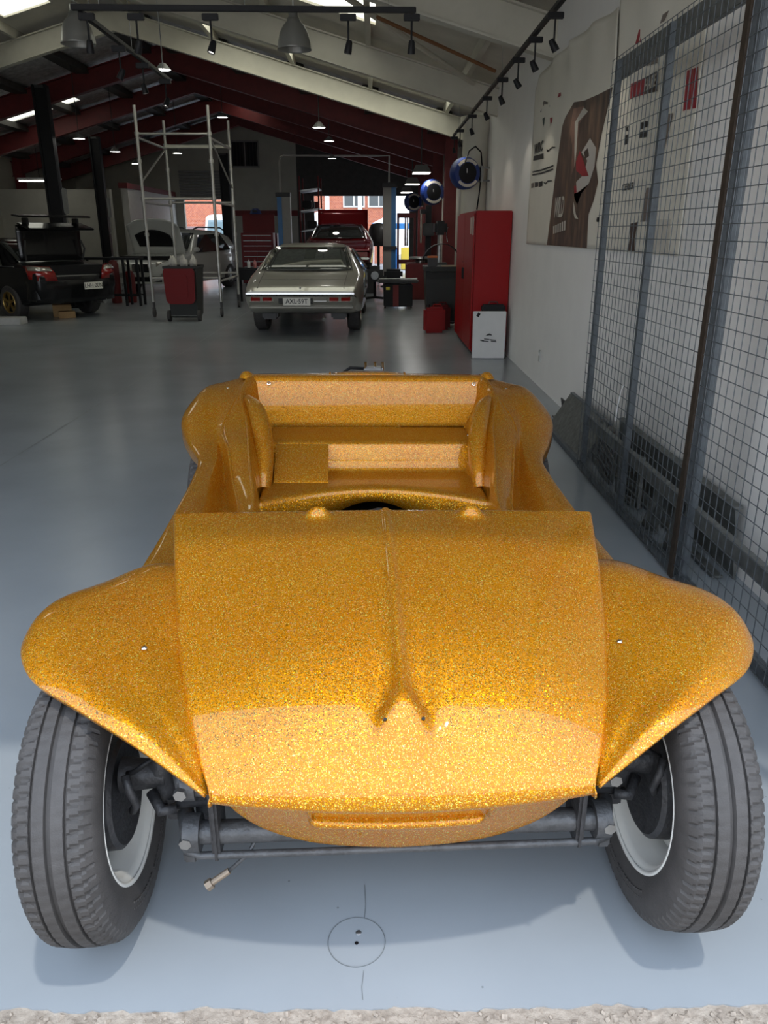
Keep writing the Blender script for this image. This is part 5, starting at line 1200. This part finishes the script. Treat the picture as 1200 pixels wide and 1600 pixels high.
# ------------------------------------------------------------------ lamps
def track(p0, p1, label):
    d = Vector(p1) - Vector(p0); g = empty('track_rail', p0); tag(g, label, 'track rail', 'black lighting track rails')
    L = d.length; a = math.atan2(d.y, d.x)
    MB().box((d.x / 2, d.y / 2, 0), (L, .035, .035), (0, 0, a), bev=.004).build('rail', M_black, g)
    for t in (.08, .5, .92):
        q = d * t; zc = zb(p0[0] + q.x) + .3 - p0[2]
        MB().cyl((q.x, q.y, .01), (q.x, q.y, max(.1, zc)), .0025, seg=5).build('hanger_wire', M_steel, g)
    return g
track((-2.04, 6.0, 2.96), (.27, 6.05, 2.96), 'black lighting track running across the top of the view')
track((-2.0, 6.05, 2.945), (-2.03, 8.5, 2.945), 'black lighting track running back from the left end of the cross track')
track((1.22, 3.5, 2.98), (1.22, 13.45, 2.98), 'black lighting track along the right wall')
def spot(x, y, z, yaw, tilt, label, power=2.5):
    g = empty('track_spotlight', (x, y, z)); tag(g, label, 'spotlight', 'black track spotlights')
    MB().box((0, 0, -.035), (.11 if abs(yaw) < 9 else .03, .03, .04), bev=.004).build('adapter', M_black, g)
    MB().cyl((0, 0, -.05), (0, 0, -.19), .007, seg=8).build('stem', M_black, g)
    R = Matrix.Rotation(yaw, 4, 'Z') @ Matrix.Rotation(tilt, 4, 'X')
    h = MB().lathe([(0, .045), (.016, .045), (.021, .034), (.026, -.015), (.026, -.036), (.023, -.036), (.022, -.024)], (0, 0, 0), 'z', 18); h.xform(Matrix.Translation((0, 0, -.215)) @ R)
    o = h.build('head', M_black, g, ang=40)
    l = MB().lathe([(0, -.026), (.013, -.028), (.0215, -.026)], (0, 0, 0), 'z', 14); l.xform(Matrix.Translation((0, 0, -.215)) @ R); l.build('lens', M_bulb, o)
    dirv = R @ Vector((0, 0, -1))
    ld = bpy.data.lights.new('spot_lamp', 'SPOT'); ld.energy = power; ld.spot_size = 1.5; ld.spot_blend = .6; ld.shadow_soft_size = .03; ld.color = (1, .93, .80)
    lo = bpy.data.objects.new('spot_lamp', ld); lo.location = Vector((0, 0, -.215)) + (dirv * .06).to_3d(); lo.rotation_euler = (-Vector(dirv)).to_track_quat('Z', 'Y').to_euler(); put(lo, g)
ordn = ['first', 'second', 'third', 'fourth', 'fifth', 'sixth', 'seventh', 'eighth', 'ninth', 'tenth']
for i, (x, tl) in enumerate(((-1.95, .2), (-1.62, .5), (-1.12, -.35), (-.19, .2), (.24, .15))):
    spot(x, 6.02, 2.945, (.4, .8, -.9, 1.2, .3)[i], tl, '%s spotlight from the left on the cross track' % ordn[i])
for i, y in enumerate((6.9, 7.55, 8.3)):
    spot(-2.015, y, 2.93, 1.57 + .3 * i, (.5, -.2, .4)[i], '%s spotlight along the left track, counted from the cross track' % ordn[i])
for i, y in enumerate((6.05, 6.75, 7.5, 8.4, 9.5, 10.9, 12.4, 13.3)):
    spot(1.22, y, 2.965, -1.57, (.55, .5, .6, .45, .5, .4, .3, .2)[i], '%s spotlight along the right-wall track, counted from the camera' % ordn[i])
def bell(x, y, z, label):
    g = empty('bell_lamp', (x, y, z)); tag(g, label, 'pendant lamp', 'grey bell pendant lamps')
    MB().lathe([(.165, 0), (.160, .012), (.155, .06), (.135, .14), (.10, .20), (.065, .235), (.06, .26)], (0, 0, 0), 'z', 36).build('shade', mat('lamp_grey', (.30, .30, .28), .35, .5), g, smooth=True, solid=.003)
    MB().lathe([(.06, .25), (.045, .28), (.045, .33), (.02, .35), (0, .35)], (0, 0, 0), 'z', 20).build('gallery', M_steel, g, ang=40)
    MB().cyl((0, 0, .35), (0, 0, zb(x) + .3 - z), .006, seg=6).build('flex', M_white, g)
    MB().lathe([(.0, .03), (.03, .045), (.04, .08), (.02, .13), (0, .13)], (0, 0, 0), 'z', 16).build('bulb', M_white, g, smooth=True)
bell(-.79, 8.5, 3.20, 'grey metal bell pendant lamp hanging near the top centre')
bell(-2.86, 8.5, 3.24, 'grey metal bell pendant lamp hanging at the top left')
def highbay(x, y, z, label, power=1.1):
    g = empty('high_bay_lamp', (x, y, z)); tag(g, label, 'ceiling lamp', 'small high bay lamps')
    MB().lathe([(.02, .10), (.05, .09), (.10, .03), (.13, 0), (.12, 0)], (0, 0, 0), 'z', 24).build('housing', M_grey, g, ang=40)
    MB().lathe([(0, .004), (.115, .004)], (0, 0, 0), 'z', 20).build('led_panel', M_led, g)
    MB().cyl((0, 0, .10), (0, 0, max(.2, zb(x) + .35 - z)), .008, seg=6).build('hanger', M_dark, g)
    ld = light('lamp', 'AREA', (0, 0, -.012), power, (1, .95, .86), .22, g); ld.data.shape = 'DISK'
for x, y, z, l in ((-6.25, 17.9, 3.38, 'small bright ceiling lamp right of the tall black post'), (-6.17, 20, 3.32, 'small bright ceiling lamp above the trestle'), (-5.18, 22, 3.46, 'small bright ceiling lamp above the white crossover'), (-3.59, 20, 4.05, 'small bright ceiling lamp above the scaffold tower'),
                (-3.41, 14, 3.98, 'bright ceiling lamp at the end of the left lighting track'), (-1.08, 16, 3.38, 'nearest of three bright lamps in a row below the red beams'), (-1.12, 20, 3.55, 'middle of three bright lamps in a row below the red beams'), (-1.27, 24, 3.5, 'farthest of three bright lamps in a row below the red beams'), (-7.0, 24.5, 3.4, 'small bright ceiling lamp at the left rear above the partition')):
    highbay(x, y, z, l)
def panel_lamp(x, y, z, label):
    g = empty('panel_lamp', (x, y, z)); tag(g, label, 'ceiling lamp', 'panel lamps along the right side')
    MB().add([(-.20, -.28, 0), (.20, -.28, 0), (.20, .28, 0), (-.20, .28, 0), (-.12, -.16, .16), (.12, -.16, .16), (.12, .16, .16), (-.12, .16, .16)], [(4, 5, 6, 7), (0, 1, 5, 4), (1, 2, 6, 5), (2, 3, 7, 6), (3, 0, 4, 7)]).build('hood', M_grey, g)
    MB().box((0, 0, -.004), (.36, .5, .006)).build('led_panel', M_led, g); MB().cyl((0, 0, .16), (0, 0, zb(x) + .53 - z), .012, seg=6).build('hanger', M_dark, g)
    light('lamp', 'AREA', (0, 0, -.02), 5, (1, .96, .9), .35, g)
panel_lamp(.98, 18.4, 2.76, 'nearest panel lamp of three along the right side'); panel_lamp(.95, 22.3, 2.74, 'middle panel lamp of three along the right side'); panel_lamp(.95, 26.4, 2.72, 'farthest panel lamp of three along the right side')

tl_ = empty('tube_lamp', (-9.25, 23.0, 2.86)); tag(tl_, 'long white tube lamp low on the left above the black sedan', 'tube lamp')
MB().box((0, 0, .05), (1.2, .08, .06), bev=.01).build('batten', M_white, tl_); MB().cyl((-.56, 0, 0), (.56, 0, 0), .016, seg=10).build('tube', M_led, tl_); MB().cyl((0, 0, .08), (0, 0, zb(-9.25) + .36 - 2.86), .008, seg=6).build('hanger', M_dark, tl_)

# ================================================================== outside the rear doors
gd = MB().grid([[(-20, Y1 + .2, -.03), (14, Y1 + .2, -.03)], [(-20, 60, -.03), (14, 60, -.03)]]); tag(gd.build('ground_rear', mat('asphalt', (.30, .30, .30), .9, var=.2)), kind='structure')
bb = empty('brick_building', (-2, 42, 0)); tag(bb, 'orange brick building across the yard beyond the rear doors', 'building')
def brick_mat():
    m = bpy.data.materials.new('far_brickwork'); m.use_nodes = True; n = m.node_tree.nodes; l = m.node_tree.links; b = n['Principled BSDF']
    t = n.new('ShaderNodeTexCoord'); mp = n.new('ShaderNodeMapping'); mp.inputs['Rotation'].default_value = (math.pi / 2, 0, 0); l.new(t.outputs['Object'], mp.inputs[0])
    k = n.new('ShaderNodeTexBrick'); k.inputs['Scale'].default_value = 4.0; k.inputs['Color1'].default_value = (.55, .17, .08, 1); k.inputs['Color2'].default_value = (.42, .11, .06, 1); k.inputs['Mortar'].default_value = (.5, .42, .36, 1); k.inputs['Mortar Size'].default_value = .012
    l.new(mp.outputs[0], k.inputs['Vector']); l.new(k.outputs[0], b.inputs['Base Color']); b.inputs['Roughness'].default_value = .9; return m
M_brick = brick_mat()
MB().box((-3.55, 0, 3), (12.9, .4, 6)).build('wall', M_brick, bb)
MB().box((-6.5, -.25, .9), (5, .1, 1.8)).build('roller_door', mat('door_mauve', (.30, .20, .20), .6, stretch=(1, 1, 30), var=.3), bb)
for x in (-.5, 1.15, -2.3): MB().box((x, -.28, 3), (.22, .16, 6)).build('downpipe', M_white, bb)
for x in (.85, 2.1):
    w_ = MB().box((x, -.22, 3.15), (1.1, .08, .9)).build('window', M_white, bb); MB().box((x, -.27, 3.15), (.95, .03, .75)).build('pane', mat('far_glass', (.12, .13, .13), .1), w_); MB().box((x, -.29, 3.15), (.05, .02, .75)).build('mullion', M_white, w_)
vn = empty('white_van', (-6.75, 36.2, 0), math.radians(8)); tag(vn, 'white delivery van parked outside the left rear opening', 'van')
car_shell([(0, .8, .35, .9, .9, .75, 1.05), (.15, .86, .3, .95, 1.0, .84, 1.12), (.55, .88, .28, .97, 1.12, .84, 1.30), (1.25, .9, .28, .98, 1.2, .84, 2.1), (1.7, .9, .28, .98, 1.2, .86, 2.3), (4.6, .9, .28, .98, 1.2, .88, 2.35), (4.9, .88, .3, .96, 1.1, .84, 2.3)], 'body', M_white, vn)
patch((.50, 1.30, .80), (1.20, 2.05, .74), 'windscreen', mat('van_glass', (.10, .15, .16), .1), vn, .04)
for s in (-1, 1):
    car_wheel(vn, s * .86, .95, .34, .22, M_white, 0); car_wheel(vn, s * .86, 4.0, .34, .22, M_white, 0); MB().box((s * .62, -.01, .80), (.3, .05, .22), bev=.03).build('head_lamp', MATS['lens_clear'], vn)
MB().box((0, -.04, .45), (1.7, .12, .22), bev=.04).build('bumper', M_grey, vn); MB().box((0, -.01, .85), (.8, .04, .16), bev=.02).build('grille', M_dark, vn)
# marquees / market stall and a car in the yard, seen between the lift post and the door jamb
for i, (x, y, c, l) in enumerate(((-2.6, 37.5, M_white, 'white canopy stall outside the rear doorway, left'), (.9, 37.5, M_white, 'white canopy stall outside the rear doorway, right'))):
    g = empty('canopy_stall', (x, y, 0)); tag(g, l, 'canopy', 'canopies in the rear yard')
    MB().add([(-1.1, -1, 1.9), (1.1, -1, 1.9), (1.1, 1, 1.9), (-1.1, 1, 1.9), (0, 0, 2.45)], [(0, 1, 4), (1, 2, 4), (2, 3, 4), (3, 0, 4), (0, 3, 2, 1)]).build('roof', c, g)
    MB().box((0, -1.0, 1.78), (2.2, .03, .24)).build('valance', M_liftblue if i else M_white, g)
    for sx in (-1, 1):
        for sy in (-1, 1): MB().cyl((sx * 1.05, sy * .95, 0), (sx * 1.05, sy * .95, 1.9), .03, seg=8).build('pole', M_white, g)
for i, (x, y, c, l) in enumerate(((.6, 35.2, mat('crate_blue', (.03, .2, .55), .5), 'blue plastic crate in the rear yard'), (1.35, 35.6, mat('crate_yellow', (.7, .5, .05), .5), 'yellow plastic crate in the rear yard'))):
    g = empty('plastic_crate', (x, y, 0)); tag(g, l, 'crate', 'crates in the rear yard')
    for s in (-1, 1): MB().box((s * .28, 0, .45), (.03, .6, .9), bev=.005).build('side_panel', c, g); MB().box((0, s * .28, .45), (.56, .03, .9), bev=.005).build('end_panel', c, g)
    MB().box((0, 0, .03), (.55, .55, .03)).build('base', c, g)
# tree beyond
def tree(x, y, h, r, label):
    g = empty('tree', (x, y, 0)); tag(g, label, 'tree')
    MB().tube([(0, 0, 0), (.05, 0, h * .4), (0, .1, h * .75)], [.18, .13, .07], 10).build('trunk', mat('bark', (.16, .11, .07), .9, var=.4), g, smooth=True)
    b = MB()
    for i in range(1500):
        u = Vector((random.gauss(0, 1), random.gauss(0, 1), random.gauss(0, 1))).normalized() * r * random.uniform(.55, 1); c = Vector((u.x, u.y, h + u.z * .75))
        a = Vector((random.gauss(0, 1), random.gauss(0, 1), random.gauss(0, 1))).normalized(); w_ = a.orthogonal().normalized()
        b.add([c - a * .16, c + w_ * .07, c + a * .16, c - w_ * .07], [(0, 1, 2, 3)])
    tag(b.build('foliage', mat('leaf_green', (.16, .26, .06), .7, var=.5, vscale=3), g, fix=False), kind='stuff')
tree(3.2, 46, 4.6, 2.4, 'green leafy tree beyond the rear yard at the right')
sh = empty('white_shed', (3.0, 43.8, 0)); tag(sh, 'white gabled shed below the tree beyond the rear yard', 'shed')
MB().prism([(-1.6, 0), (1.6, 0), (1.6, 2.1), (0, 2.75), (-1.6, 2.1)], 'y', -3.5, -1.4).build('walls', M_white, sh)
for s in (-1, 1): MB().box((s * .85, -2.4, 2.50), (1.9, 2.4, .08), (0, s * .385, 0)).build('roof_slope', M_grey, sh)
